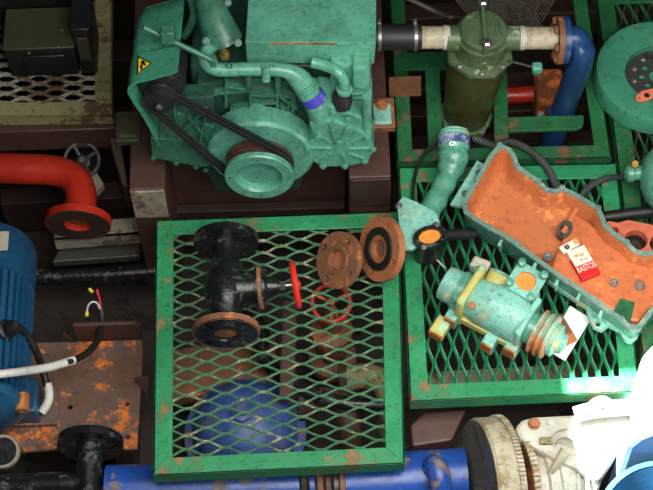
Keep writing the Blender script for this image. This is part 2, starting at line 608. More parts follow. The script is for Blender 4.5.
# valve cover
a, b, c = E(245, 41, .17), E(376, 44, .17), E(310, 64, .17)
g = G(ME)
ztop = (a.z + b.z) / 2
hw = (ztop - c.z)
g.prism([(a.x, .17, c.z), (b.x - .004, .17, c.z), (b.x, .17, ztop), (a.x, .17, ztop)], (0, .75, 0))
vc = obj('valve_cover', g, 'teal', eng, sm=0, bevel=.004, label='flat topped teal valve cover')
g = G(ME)
g.box((a.x + (b.x - a.x) * .44, .1705, ztop - .0045), ((b.x - a.x) * .52, .003, .005))
obj('worn_edge', g, 'rust', vc, sm=0)
# front pulley
rp = 35 * u
MP = frame(EO, FE, XE)
g = G()
g.lathe(MP, [(0, -.045), (rp * .35, -.045), (rp * .36, -.03), (rp * .6, -.03), (rp * .64, -.004), (rp * .68, 0), (rp * .97, 0), (rp, -.004), (rp, -.016), (rp * .92, -.022), (rp * .90, -.024)], 48)
cp = obj('crank_pulley', g, 'teal', eng)
g = G()
g.ring(MP, [(rp * .5, -.026), (rp * .98, -.022), (rp * .86, -.026), (rp * .86, -.034), (rp * .97, -.036), (rp * .86, -.04), (rp * .86, -.048), (rp * .98, -.05), (rp * .98, -.058), (rp * .5, -.06)], 48)
obj('pulley_groove', g, 'oxide', cp)
for i in range(6):
    a = i * math.pi / 3 + .3
    bolt(cp, MP @ V((rp * .2 * math.cos(a), rp * .2 * math.sin(a), -.045)), FE, .006, 'steel_dark')
for i in range(4):
    a = i * math.pi / 2 + math.pi / 2
    bolt(cp, MP @ V((rp * .83 * math.cos(a), rp * .83 * math.sin(a), 0)), FE, .003, 'teal_deep')
rd = 54 * u
g = G()
g.lathe(MP, [(0, -.075), (rd * .94, -.07), (rd, -.078), (rd, -.13), (0, -.13)], 56)
obj('damper_disc', g, 'teal', eng)
# timing case with its ribs
poly = [(196, 86), (240, 78), (300, 84), (312, 110), (312, 140), (300, 190), (215, 192), (196, 150)]
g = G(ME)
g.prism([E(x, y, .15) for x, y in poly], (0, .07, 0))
tcs = obj('timing_case', g, 'teal_grime_shade', eng, sm=0, bevel=.006)
def ribs(parent, segs, v, w, d, mat='teal'):
    for (xa, ya, xb, yb) in segs:
        a, b = E(xa, ya, v), E(xb, yb, v)
        dd = (b - a).normalized()
        nn = V((-dd.z, 0, dd.x)) * w / 2
        g = G(ME)
        g.prism([a - nn, b - nn, b + nn, a + nn], (0, d, 0))
        obj('rib', g, mat, parent, sm=0, bevel=.0015)
ribs(tcs, [(226, 88, 300, 100), (250, 96, 276, 97), (250, 104, 276, 104), (254, 117, 275, 117), (254, 122, 275, 122), (278, 80, 277, 124),
           (250, 84, 251, 124), (278, 96, 297, 110), (280, 106, 294, 118), (280, 120, 296, 96), (226, 84, 226, 108), (296, 92, 290, 124),
           (206, 96, 248, 92), (230, 112, 250, 108)], .128, .008, .03, 'teal_deep')
g = G(ME)
g.lathe(MEi @ fr(257, 108, .13), [(.022, -.02), (.022, .006), (.013, .008), (.012, -.004), (0, -.004)], 20)
obj('boss', g, 'teal', tcs)
# right front cover
pts = [(309, 124), (315, 121), (331, 121), (348, 126), (366, 134), (370, 139), (374, 148), (372, 154), (368, 162), (362, 164), (345, 167), (323, 167), (313, 162), (309, 155), (307, 148), (310, 142), (317, 139), (312, 132)]
g = G(ME)
g.prism([E(x, y, .075) for x, y in pts], (0, .09, 0))
fc = obj('gear_cover', g, 'teal', eng, sm=0, bevel=.004)
cx, cy = 337, 150
ribs(fc, [(331 + 0, 149, 309, 149), (349, 150, 372, 149), (346, 145, 366, 136), (331, 144, 317, 134), (348, 154, 365, 160), (342, 155, 347, 165), (330, 154, 320, 163), (335, 143, 330, 125), (341, 143, 346, 129)], .069, .0055, .012, 'teal')
for x, y in [(308, 149), (323, 166), (345, 166), (365, 161), (373, 149), (339, 142), (318, 137), (367, 138)]:
    bolt(fc, Ew(x, y, .068), FE, .008, 'teal')
# pump housing above the cover
pts = [(309, 122), (311, 108), (318, 104), (330, 106), (345, 112), (362, 118), (366, 134), (348, 127), (331, 122)]
g = G(ME)
g.prism([E(x, y, .085) for x, y in pts], (0, .1, 0))
ph = obj('water_pump_housing', g, 'teal', eng, sm=0, bevel=.006)
for x, y in [(332, 121), (348, 127), (348, 119), (333, 112)]:
    bolt(ph, Ew(x, y, .08), FE, .0075, 'teal')
g = G()
g.tube([Ew(367, 97, .10), Ew(367, 138, .085)], .013, 14)
obj('drain_tube', g, 'teal', eng)
ribs(eng, [(338, 95, 372, 95), (338, 99, 372, 99)], .13, .006, .06, 'teal')
g = G(ME)
g.prism([E(x, y, .14) for x, y in [(330, 64), (371, 66), (371, 132), (330, 120)]], (0, .1, 0))
obj('side_housing', g, 'teal', eng, sm=0, bevel=.008)
g = G(ME)
g.prism([E(x, y, .12) for x, y in [(352, 68), (370, 68), (370, 86), (364, 92), (352, 88)]], (0, .1, 0))
obj('lifting_lug', g, 'teal', eng, sm=0, bevel=.008)
# coolant pipes
pth = smooth([Ew(212, 44, .16), Ew(205, 58, .14), Ew(216, 69, .12), Ew(250, 69, .12), Ew(282, 70, .12), Ew(298, 78, .12), Ew(308, 92, .11), Ew(315, 103, .10), Ew(320, 116, .10)], 6)
n = len(pth)
rr = [u * (7 if i < n * .5 else 7 + min(1, (i - n * .5) / (n * .12)) * 4.0) for i in range(n)]
g = G()
g.tube(pth, rr, 18)
cpipe = obj('coolant_pipe', g, 'teal', eng)
d = (Ew(316, 104, .10) - Ew(310, 94, .11))
g = G()
g.lathe(frame(Ew(311, 94, .108), d), [(11.4 * u, 0), (12.2 * u, .002), (12.2 * u, .026), (11.4 * u, .028)], 24)
obj('hose_band', g, 'blue_band', cpipe, label='blue hose band')
g = G()
for k in range(3):
    g.lathe(frame(Ew(305 + k * 1.6, 84.5 + k * 2.6, .112), d), [(10.4 * u, -.002), (11.8 * u, 0), (11.8 * u, .002), (10.4 * u, .004)], 24)
obj('hose_ridge', g, 'teal', cpipe)
g = G()
g.tube([Ew(266, 66, .11), Ew(266, 80, .10)], .012, 14)
obj('stub', g, 'teal', cpipe)
for x in (248, 278):
    g = G()
    g.tube([Ew(x, 74, .13), Ew(x, 88, .14)], .010, 12)
    obj('pipe_bracket', g, 'teal_deep', cpipe)
pth = smooth([Ew(312, 62, .15), Ew(326, 66, .14), Ew(338, 72, .12), Ew(344, 82, .11), Ew(345, 96, .11)], 6)
g = G()
g.tube(pth, 5.6 * u, 14)
vp = obj('vent_pipe', g, 'teal', eng)
g = G()
g.lathe(frame(Ew(344.5, 88, .11), -UE), [(5.6 * u, 0), (8 * u, .002), (8 * u, .012), (5.6 * u, .014)], 20)
obj('pipe_collar', g, 'teal', vp)
g = G()
g.lathe(frame(Ew(342, 94, .112), -UE + FE * .3), [(6 * u, -.004), (9.6 * u, 0), (10 * u, .02), (8.6 * u, .042), (5 * u, .048), (0, .048)], 22)
obj('rubber_boot', g, 'rubber', vp)
# thermostat elbow casting
g = G()
pth = smooth([Ew(206, -14, .26), Ew(211, 8, .24), Ew(217, 26, .22), Ew(224, 42, .2)], 5)
n = len(pth)
g.tube(pth, [u * (13 + 7 * i / n) for i in range(n)], 20)
el = obj('thermostat_elbow', g, 'teal_deep', eng)
bolt(el, Ew(206, 41, .15), FE + UE, .008, 'teal_deep')
bolt(el, Ew(238, 43, .15), FE + UE, .008, 'teal_deep')
bolt(el, Ew(228, 3, .19), FE + UE, .007, 'teal_deep')
g = G()
g.tube(smooth([Ew(190, -5, .28), Ew(194, 12, .26), Ew(190, 26, .25), Ew(184, 36, .25)], 5), .011, 10)
obj('breather_pipe', g, 'teal_deep', eng)
g = G()
g.lathe(frame(Ew(225, 57, .11), UE + FE * .3), [(.009, 0), (.013, .004), (.013, .022), (.009, .026), (.006, .034), (0, .034)], 8)
bp = obj('brass_plug', g, 'brass', eng, label='pale brass plug')
g = G()
g.ring(frame(Ew(229, 66, .098), FE), [(.006, 0), (.0085, .0015), (.0085, -.0015)], 14)
obj('ring', g, 'steel_dark', bp)
# belt guard: folded sheet
fe = [(157, 143), (150, 130), (142, 116), (134, 104), (128, 94), (128, 88), (133, 83), (144, 80), (160, 76), (178, 71)]
fe = smooth([E(x, y, .03) for x, y in fe], 3)
th = .007
n = len(fe)
cen = E(165, 110, .03)
L_ = .265
def hood(stations):
    g = G(ME)
    vs, fs = [], []
    for s_, k in stations:
        for i, p in enumerate(fe):
            q = cen + (p - cen) * k
            vs.append((q.x, p.y + s_, q.z))
        for i, p in enumerate(fe):
            q = cen + (p - cen) * k
            inn = V((cen.x - p.x, 0, cen.z - p.z)).normalized() * th
            vs.append((q.x + inn.x, p.y + s_, q.z + inn.z))
    m = 2 * n
    for j in range(len(stations) - 1):
        for i in range(n - 1):
            fs.append((j * m + i, j * m + i + 1, (j + 1) * m + i + 1, (j + 1) * m + i))
            fs.append((j * m + n + i, (j + 1) * m + n + i, (j + 1) * m + n + i + 1, j * m + n + i + 1))
    for i in range(n - 1):
        fs.append((i, n + i, n + i + 1, i + 1))
        b0 = (len(stations) - 1) * m
        fs.append((b0 + i, b0 + i + 1, b0 + n + i + 1, b0 + n + i))
    for j in range(len(stations) - 1):
        fs.append((j * m, (j + 1) * m, (j + 1) * m + n, j * m + n))
        fs.append((j * m + n - 1, j * m + 2 * n - 1, (j + 1) * m + 2 * n - 1, (j + 1) * m + n - 1))
    g.add(vs, fs)
    return g
gd = obj('belt_guard', hood([(0, 1.0), (.02, 1.0), (.06, 1.0), (.093, 1.0)]), 'teal_mid', eng, sm=50)
obj('guard_rear', hood([(.101, .97), (.15, .985), (.18, .985), (.22, .97), (.25, .94), (L_, .88)]), 'teal_mid', gd, sm=50)
g = G(ME)
eb = L_
bp_ = [(fe[i].x, fe[i].z) for i in range(n)]
bp_ = [(cen.x + (x - cen.x) * .88, cen.z + (z - cen.z) * .88) for x, z in bp_]
g.prism([(x, .03 + eb, z) for x, z in bp_] + [(E(178, 100, .03 + eb).x, .03 + eb, bp_[-1][1] - .1)], (0, .006, 0))
obj('guard_back', g, 'teal_deep', gd, sm=0)
# warning sticker on the guard's top sheet
A1, A2 = ME @ E(144, 80, .03), ME @ E(178, 71, .03)
BK = ME.to_3x3() @ V((0, 1, 0))
nrm = (A2 - A1).cross(BK).normalized()
if nrm.z < 0:
    nrm = -nrm
def OG(px, py, lift):
    return onplane(px, py, A1 + nrm * lift, nrm)
def tri_s(px, lift, th, k=1.0):
    c = sum((OG(x, y, lift) for x, y in px), V()) / len(px)
    g = G()
    g.prism([c + (OG(x, y, lift) - c) * k for x, y in px], nrm * th)
    return g
tr = [(138, 56), (151.5, 63), (137, 75)]
tl = .004
st = obj('warning_sticker', tri_s(tr, tl, .0012), 'sticker_black', gd, sm=0, label='yellow triangular warning sticker with black border')
obj('sticker_field', tri_s(tr, tl + .0012, .0005, .80), 'sticker_yellow', st, sm=0)
for px in ([(140.5, 61.5), (144, 60), (145, 63), (142, 65)], [(140, 66), (142, 64), (143, 69), (141, 70)], [(143, 62), (146, 64.5), (145, 66), (142.6, 64)]):
    obj('pictogram', tri_s(px, tl + .0016, .0005), 'sticker_black', st, sm=0)
# adjusting rod and clamp
g = G()
g.tube([Ew(143, 27, .12), Ew(216, 62, .10)], .0075, 12)
rod = obj('adjusting_rod', g, 'teal_deep', eng)
g = G()
c = Ew(168, 35, .115)
g.box((0, 0, 0), (.034, .03, .045), Matrix.Translation(c) @ ME.to_3x3().to_4x4())
obj('rod_clamp', g, 'teal_deep', rod, bevel=.003)
g = G()
g.box((0, 0, 0), (.018, .02, .03), Matrix.Translation(Ew(213, 61, .105)) @ ME.to_3x3().to_4x4())
obj('rod_end', g, 'teal_deep', rod, bevel=.003)
# alternator with its pulley
ac = E(160, 98, .045)
MA = frame(ME @ V((ac.x, 0, ac.z)), FE, XE)
ra = 15 * u
g = G()
g.lathe(MA, [(0, -.016), (.012, -.016), (.012, -.022), (ra * .7, -.024), (ra, -.028), (ra * .85, -.034), (ra * .85, -.038), (ra, -.042), (ra * .85, -.048), (ra * .85, -.052), (ra, -.056), (ra, -.062), (.02, -.064)], 30)
al = obj('alternator_pulley', g, 'charcoal', eng)
bolt(al, MA @ V((0, 0, -.018)), FE, .009, 'steel')
g = G()
g.lathe(MA, [(.02, -.06), (.055, -.075), (.062, -.09), (.062, -.2), (.05, -.215), (0, -.215)], 28)
obj('alternator', g, 'charcoal', eng)
# belts: tangent loop round both pulleys
def belt(v, r1, r2):
    c1, c2 = V((ac.x, 0, ac.z)), V((0, 0, 0))
    d = c2 - c1
    L = d.length
    base = math.atan2(d.z, d.x)
    al_ = math.acos((r1 - r2) / L)
    pts = []
    for i in range(17):
        t = base + al_ + (2 * math.pi - 2 * al_) * i / 16
        pts.append((c1.x + r1 * math.cos(t), v, c1.z + r1 * math.sin(t)))
    for i in range(25):
        t = base - al_ + (2 * al_) * i / 24
        pts.append((c2.x + r2 * math.cos(t), v, c2.z + r2 * math.sin(t)))
    # subdivide the straight runs
    g = G()
    pp = [ME @ V(p) for p in pts]
    g.tube(pp, 1, 4, closed=True, flat=(-FE, .0062, .0062))
    return g
obj('drive_belt', belt(.031, ra * .93, rp * .93), 'rubber', eng, label='black rubber drive belt')
obj('drive_belt', belt(.045, ra * .93, rp * .93), 'rubber', eng, label='black rubber drive belt')
# lower left castings
g = G(ME)
g.prism([E(x, y, .1) for x, y in [(141, 108), (152, 104), (214, 128), (217, 160), (212, 168), (196, 166), (157, 157), (153, 140)]], (0, .12, 0))
lc = obj('crankcase_flange', g, 'teal_deep', eng, sm=0, bevel=.004)
g = G(ME)
g.prism([E(x, y, .07) for x, y in [(150, 138), (190, 141), (214, 160), (208, 168), (196, 167), (152, 158)]], (0, .06, 0))
obj('oil_rail', g, 'teal_deep', lc, sm=0, bevel=.004)
for x, y in [(153, 158), (176, 163), (196, 167), (206, 170), (158, 144)]:
    bolt(lc, Ew(x, y, .066), FE, .0065, 'teal_deep')
ribs(lc, [(172, 100, 178, 130), (206, 112, 200, 142), (188, 118, 212, 146), (184, 130, 204, 112)], .085, .007, .02, 'teal_deep')
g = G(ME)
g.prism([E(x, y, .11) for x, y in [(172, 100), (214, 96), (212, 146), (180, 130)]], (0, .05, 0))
obj('front_plate', g, 'teal_grime_shade', lc, sm=0, bevel=.004)
# engine feet on the beds
for nm, x0_, x1_, ya, yb, mat in (('left', 119, 139, 117, 140, 'olive_box'), ('right', 373, 391, 116, 144, 'teal_pale')):
    xa = MEi @ Ew(x0_, yb, .16)
    z0 = (bl if nm == 'left' else br)[0].z
    a, b = PY(x0_, yb, .30), PY(x1_, yb, .30)
    zz = max(a.z, z0 + .03)
    g = G()
    g.prism([(a.x, .29, z0), (b.x, .29, z0), (b.x, .29, zz), (a.x, .29, zz)], (0, .07, 0))
    ft = obj('engine_foot', g, mat, eng, sm=0, bevel=.006)
    if nm == 'right':
        bolt(ft, V(((a.x + b.x) / 2, .35, zz)), V((0, 0, 1)), .014, 'rust_orange')
        g = G()
        g.box(((a.x + b.x) / 2 + .004, .33, z0 + .012), (b.x - a.x + .012, .1, .024))
        obj('foot_shim', g, 'rust_flange', ft, bevel=.003)
    else:
        g = G()
        g.box(((a.x + b.x) / 2, .33, z0 + .012), (b.x - a.x + .012, .1, .024))
        obj('foot_shim', g, 'olive_box', ft, bevel=.003)

# ------------------------------------------------------------------ sea water strainer and its piping
SB = P(466, 115, -.03)
zpipe = PY(470, 38, SB.y).z
zl = PY(487, 27, SB.y).z
zf = PY(475, 77, SB.y - .08).z
ax = V((PY(484, 27, SB.y).x - SB.x, 0, zl - SB.z)).normalized()
st = thing('sea_water_strainer', 'green crusted water strainer with round lid and olive bowl', 'strainer', SB)
MS = frame(SB, ax, (1, 0, 0))
hz = zf - SB.z
Hl = zl - SB.z
g = G()
g.lathe(MS, [(.062, 0), (.066, .01), (.084, hz - .01), (.084, hz)], 36)
bw = obj('bowl', g, 'olive_bowl', st)
g = G()
g.ring(MS, [(.058, -.006), (.074, -.006), (.074, .006), (.066, .008)], 36)
for i in range(4):
    a = .6 + i * math.pi / 2
    g.lathe(MS @ Matrix.Translation((.070 * math.cos(a), .070 * math.sin(a), -.006)), [(.012, 0), (.012, .014), (.008, .016)], 12)
obj('bottom_ring', g, 'strainer_green', bw)
g = G()
g.lathe(MS @ Matrix.Rotation(R(22.5), 4, 'Z'), [(.086, hz - .004), (.097, hz), (.097, hz + .018), (.09, hz + .022)], 8)
hd = obj('head_flange', g, 'strainer_green', st, bevel=.006)
for i in range(8):
    a = i * math.pi / 4
    bolt(hd, MS @ V((.083 * math.cos(a), .083 * math.sin(a), hz + .02)), ax, .008, 'steel')
g = G()
g.lathe(MS, [(.074, hz + .015), (.07, hz + .04), (.072, Hl - .05), (.074, Hl - .03), (.07, Hl - .028)], 32)
obj('head', g, 'strainer_green', st)
g = G()
g.lathe(MS, [(.066, Hl - .03), (.066, Hl - .012), (.06, Hl - .004), (.02, Hl), (0, Hl)], 36)
ld = obj('lid', g, 'strainer_green', st)
g = G()
g.box((0, 0, Hl + .006), (.014, .15, .016), MS)
cb = obj('clamp_bar', g, 'strainer_green', ld, bevel=.004)
g = G()
g.tube([MS @ V((0, -.068, Hl - .05)), MS @ V((0, -.068, Hl + .03))], .006, 10)
g.lathe(frame(MS @ V((0, -.068, Hl + .014)), ax), [(.014, 0), (.014, .012), (.008, .016)], 6)
obj('wing_nut', g, 'steel', cb)
g = G()
g.tube([MS @ V((0, .068, Hl - .05)), MS @ V((0, .068, Hl + .03))], .006, 10)
g.lathe(frame(MS @ V((0, .068, Hl + .014)), ax), [(.014, 0), (.014, .012), (.008, .016)], 6)
obj('wing_nut', g, 'steel', cb)
for k in range(3):
    g = G()
    g.box((.022 + k * .011, .0, Hl - .001), (.004, .05, .006), MS)
    obj('raised_mark', g, 'strainer_green', ld)
yl = SB.y
def pipeX(parent, name, xa, xb, py, r, mat, y=yl, n=24, prof=None):
    a, b = PY(xa, py, y), PY(xb, py, y)
    g = G()
    h = (b - a).length
    g.lathe(frame(a, b - a), prof(h) if prof else [(r, 0), (r, h)], n)
    return obj(name, g, mat, parent)
pipeX(st, 'inlet_neck', 446, 470, 38, .036, 'strainer_green')
pipeX(st, 'outlet_neck', 502, 522, 38, .034, 'strainer_green')
hs = thing('rubber_hose', 'black rubber hose clamped between engine and strainer', 'hose', PY(398, 60, yl))
pipeX(hs, 'hose', 374, 421, 37, .036, 'rubber')
for x in (379, 415):
    c = pipeX(hs, 'hose_clamp', x - 1.6, x + 1.6, 37, .0385, 'steel')
    g = G()
    g.box(PY(x, 22.5, yl - .0), (.01, .016, .014))
    obj('clamp_screw', g, 'steel', c, bevel=.002)
wp = thing('white_pipe', 'short white pipe stub joining the rubber hose to the strainer', 'pipe', PY(434, 50, yl))
pipeX(wp, 'pipe', 419, 449, 37.5, .031, 'white_dirty')
pipeX(wp, 'collar', 443, 449, 37.5, .034, 'white')
wq = thing('white_pipe', 'short white pipe stub with green stains and a rusty flange', 'pipe', PY(538, 50, yl))
pipeX(wq, 'pipe', 520, 557, 38, .031, 'white_dirty')
pipeX(wq, 'collar', 519, 524, 38, .034, 'white')
fl = pipeX(wq, 'flange', 556, 561.5, 40, .066, 'rust_flange')
for a in (-55, -10, 40, 200, 150, 250, 95):
    c = PY(556, 40, yl)
    bolt(fl, c + V((0, .052 * math.cos(R(a)), .052 * math.sin(R(a)))), (-1, 0, 0), .011, 'rust_flange')
bp = thing('blue_pipe', 'thick blue pipe elbow dropping from the rusty flange into the bilge', 'pipe', P(537, 165, -.5))
pipeX(bp, 'flange', 562, 567.5, 40, .066, 'blue_pipe')
a0 = PY(566, 39, yl)
pth = smooth([a0, a0 + V((.025, 0, 0)), PY(580, 46, yl - .01), PY(581, 60, yl - .03), P(562, 112, -.05), P(548, 152, -.25), P(538, 180, -.40)], 7)
g = G()
g.tube(pth, .0345, 22)
obj('pipe', g, 'blue_pipe', bp)
g = G()
g.lathe(frame(P(562, 112, -.05), P(548, 152, -.25) - P(562, 112, -.05)), [(.035, -.004), (.039, 0), (.039, .012), (.035, .016)], 22)
obj('weld_ring', g, 'blue_pipe', bp)
ck = thing('drain_cock', 'small teal drain cock on a thin wire beside the strainer', 'valve', PY(537, 80, yl - .05))
c = PY(537, 68, yl - .05)
g = G()
g.box(c, (.028, .026, .026))
bd = obj('body', g, 'teal', ck, bevel=.005)
g = G()
g.lathe(frame(c + V((0, 0, -.03)), (0, 0, 1)), [(.008, 0), (.011, .004), (.011, .02)], 10)
obj('spout', g, 'steel', ck)
g = G()
g.tube([c, PY(509, 61, yl - .05)], .0035, 8)
obj('wire', g, 'steel_dark', ck)
# thin pipe and wire netting at the back
g = G()
g.tube([P(398, -6, .22), P(441, 14, .22), P(452, 18, .21)], .008, 12)
tag(obj('thin_pipe', g, 'steel_dark', None), 'thin grey metal pipe behind the rubber hose', 'pipe')
g = G()
for s in (-1, 1):
    for k in range(0, 20):
        o_ = .10 if s < 0 else 0
        a, b = V((k * .0095 + o_ * .2, -.02, .0)), V((k * .0095 + o_ * .2 + s * .10, .16, .0))
        g.tube([P(474, 26, .12) + a, P(474, 26, .12) + b], .0021, 4)
tag(obj('wire_netting', g, 'steel_light', None), 'sheet of fine grey wire netting behind the strainer', 'netting')
# bilge things right of the strainer
rp_ = thing('red_pipe_stub', 'short red pipe stub with a rusty valve block in the bilge behind the green frame', 'pipe', P(520, 110, -.4))
g = G()
a, b = P(492, 96, -.2), P(533, 94, -.2)
g.tube([a, b], .026, 18)
obj('pipe', g, 'red', rp_)
g = G()
c = P(548, 100, -.2)
g.box(c, (.085, .13, .15))
vb = obj('valve_block', g, 'rust', rp_, bevel=.01)
g = G()
g.box(c + V((0, -.02, -.2)), (.05, .05, .26))
obj('foot', g, 'oxide_dark', rp_, bevel=.01)
bolt(vb, P(541, 114, -.11), (0, -.3, 1), .008, 'steel')
gp = thing('grey_plate', 'mottled grey plate with a pale bolt lying in the bilge beside the blue pipe', 'plate', P(577, 165, -.4))
g = G()
q = [P(x, y, -.36) for x, y in [(553, 168), (588, 166), (586, 144), (556, 147)]]
g.prism(q, (0, 0, .02))
gpp = obj('plate', g, 'steel_dark', gp, bevel=.003)
bolt(gpp, P(558, 152, -.33), (0, -.2, 1), .016, 'beam_white')

# ------------------------------------------------------------------ round flywheel, coral flange, vessel
fw = thing('flywheel', 'round teal green flywheel with a dark bolted hub lying flat', 'flywheel', P(655, 84, 0))
MF = frame(P(655, 84, 0), (0, 0, 1))
rf = 63 * mpp(P(655, 80, .05))
g = G()
g.lathe(MF, [(rf * .96, .002), (rf, .006), (rf, .055), (rf * .97, .066), (rf * .88, .07), (rf * .56, .058), (rf * .52, .056), (rf * .5, .03), (.0, .03)], 64)
obj('rim', g, 'teal_mid', fw)
g = G()
g.plate(MF @ Matrix.Translation((0, 0, .04)), circ(0, 0, rf * .49, 40), [circ(0, 0, rf * .13, 20)] + [circ(rf * .24 * math.cos(i * math.pi / 4), rf * .24 * math.sin(i * math.pi / 4), rf * .055, 12) for i in range(8)], .009)
hb = obj('hub', g, 'steel_dark', fw)
for i in range(10):
    a = i * math.pi / 5 + .2
    bolt(hb, MF @ V((rf * .38 * math.cos(a), rf * .38 * math.sin(a), .04)), (0, 0, 1), .0075, 'steel')
cf = P(647, 95, .074)
g = G()
Mc = frame(cf, (0.05, -.15, 1), (1, .42, 0))
ell = [(.034 * math.cos(t) * (1 if abs(math.cos(t)) < .6 else 1.05), .016 * math.sin(t)) for t in [2 * math.pi * i / 28 for i in range(28)]]
g.plate(Mc, ell, [circ(0, 0, .0085), circ(.025, 0, .0035, 10), circ(-.025, 0, .0035, 10)], .007)
tag(obj('gasket_flange', g, 'coral', None), 'small coral oval flange with three holes lying on the flywheel', 'flange')
vs_ = thing('pressure_vessel', 'rounded teal vessel end with a brass capped spout', 'tank', P(690, 195, 0))
c = P(690, 178, .105)
g = G()
r_ = .105
g.lathe(frame(c, (-1, 0, 0), (0, 0, 1)), [(r_, -.3), (r_, .02), (r_ * .97, .06), (r_ * .85, .095), (r_ * .6, .12), (r_ * .3, .133), (0, .136)], 40)
obj('shell', g, 'teal', vs_)
g = G()
a = P(640, 173, .105)
b = P(625, 174, .105)
g.lathe(frame(a, b - a), [(.02, -.03), (.02, .015), (.024, .02), (.024, .035), (.015, .042), (0, .044)], 18)
sp = obj('spout', g, 'teal', vs_)
g = G()
g.lathe(frame(P(634, 166, .12), (0, -.3, 1)), [(.011, 0), (.012, .012), (.010, .02), (.007, .02), (.007, .012), (0, .012)], 16)
obj('brass_cap', g, 'brass', sp, label='brass cap')
g = G()
g.tube(smooth([P(604, 217.5, .03), P(630, 214, .03), P(664, 210, .03)], 6), .0165, 14)
tag(obj('rubber_hose', g, 'rubber', None), 'thick straight black hose lying behind the red bored plate', 'hose')

# ------------------------------------------------------------------ red bored plate beside the pan
rb = thing('bored_plate', 'salmon red metal block with round dark bores beside the oil pan', 'engine part', P(650, 250, 0))
zb = .075
o0 = P(640, 240, zb)
poly = [(605, 225), (609, 221), (618, 223), (628, 220), (653, 225), (700, 236), (716, 262), (708, 284), (692, 290), (676, 268), (657, 255), (645, 258), (636, 255), (628, 247), (617, 239), (608, 230)]
loc = lambda x, y: tuple((P(x, y, zb) - o0)[:2])
k = mpp(o0)
hol = [circ(*loc(636, 240), 11.5 * k, 22), circ(*loc(661, 244), 11.5 * k, 22), circ(*loc(615, 230), 4 * k, 16), circ(*loc(686, 250), 11.5 * k, 22)]
g = G()
g.plate(Matrix.Translation(o0), [loc(*p) for p in poly], hol, .045)
obj('plate', g, 'salmon', rb, sm=30)
for x, y in [(636, 240), (661, 244)]:
    g = G()
    c = P(x, y, zb)
    g.lathe(Matrix.Translation(c + V((0, 0, -.06))), [(11.3 * k, 0), (11.3 * k, .035), (8.6 * k, .043), (8.2 * k, .02), (0, .02)], 22)
    obj('bore_liner', g, 'oxide_dark', rb)
g = G()
g.prism([P(x, y, zb) + V((0, 0, -.05)) for x, y in poly], (0, 0, -.022))
obj('base', g, 'oxide_dark', rb)

# ------------------------------------------------------------------ oil pan
PZ = .105
pan_px = [(499, 143), (511, 148), (516, 155), (519, 165), (530, 173), (540, 180), (548, 188), (555, 189), (562, 186), (575, 192), (589, 200), (600, 207), (604, 215), (607, 224), (617, 233), (628, 241), (636, 249), (645, 252), (656, 249), (672, 262), (690, 290), (672, 300), (655, 310), (640, 330), (630, 330), (620, 321), (606, 311), (594, 302), (580, 292), (566, 283), (541, 265), (516, 246), (503, 237), (488, 229), (475, 221), (464, 213), (462, 205), (464, 198), (475, 179), (489, 155)]
op = thing('oil_pan', 'upturned teal oil pan with orange painted inside', 'oil pan', P(550, 250, 0))
PW = [P(x, y, PZ) for x, y in pan_px]
xy = [(p.x, p.y) for p in PW]
in1 = inset(xy, .013)
g = G()
g.plate(Matrix.Translation((0, 0, PZ)), xy, [in1], .009)
fl = obj('flange', g, 'flange_grey', op, sm=30)
# inner skin
in2 = inset(xy, .020)
in3 = inset(xy, .034)
ZB = .035
g = G()
n = len(xy)
vs = [(p[0], p[1], PZ - .004) for p in in1] + [(p[0], p[1], PZ - .02) for p in in2] + [(p[0], p[1], ZB + .02) for p in in2] + [(p[0], p[1], ZB) for p in in3]
fs = []
for j in range(3):
    for i in range(n):
        fs.append((j * n + i, j * n + (i + 1) % n, (j + 1) * n + (i + 1) % n, (j + 1) * n + i))
g.add(vs, fs)
g.plate(Matrix.Translation((0, 0, ZB)), in3, [], .003)
obj('inner_skin', g, 'orange', op, sm=40)
# outer skin
o1 = inset(xy, .008)
o2 = inset(xy, .022)
g = G()
vs = [(p[0], p[1], PZ - .005) for p in o1] + [(p[0], p[1], .02) for p in o1] + [(p[0], p[1], .001) for p in o2]
fs = []
for j in range(2):
    for i in range(n):
        fs.append((j * n + i, j * n + (i + 1) % n, (j + 1) * n + (i + 1) % n, (j + 1) * n + i))
g.add(vs, fs)
g.plate(Matrix.Translation((0, 0, .004)), o2, [], .003)
obj('outer_skin', g, 'teal', op, sm=40)
# shallow shelf at the right, divider, pick-up boss
ZS = .062
shelf = [P(x, y, ZS) for x, y in [(574, 213), (590, 222), (598, 230), (606, 242), (628, 256), (650, 268), (664, 280), (670, 296), (655, 306), (640, 322), (628, 320), (562, 279), (550, 270), (556, 254)]]
g = G()
g.prism(shelf, [p + (V((.02, .0, 0)) if 0 else V((0, 0, 0))) - V((0, 0, ZS - ZB)) for p in shelf])
sh = obj('shelf', g, 'orange_deep', op, sm=0, bevel=.008)
g = G()
a, b = P(578, 206, .07), P(568, 226, .07)
c = P(562, 234, .065)
g.prism([a + V((.008, .0, 0)), a - V((.008, 0, 0)), c - V((.008, 0, 0)), c + V((.008, 0, 0))], (0, 0, -.05))
obj('divider_rib', g, 'orange', op, sm=0, bevel=.003)
Mb = frame(P(565, 229, .07), (0, -.1, 1), (.5, .86, 0))
g = G()
ell = [(.028 * math.cos(t), .019 * math.sin(t)) for t in [2 * math.pi * i / 24 for i in range(24)]]
g.plate(Mb, ell, [circ(0, 0, .0125, 20), circ(.021, 0, .003, 8), circ(-.021, 0, .003, 8)], .02)
bs = obj('pickup_boss', g, 'steel_dark', op, label='grey oil pick-up boss with a dark hole')
g = G()
g.lathe(Mb @ Matrix.Translation((0, 0, -.06)), [(.02, 0), (.02, .035)], 20)
obj('boss_stem', g, 'orange_deep', bs)
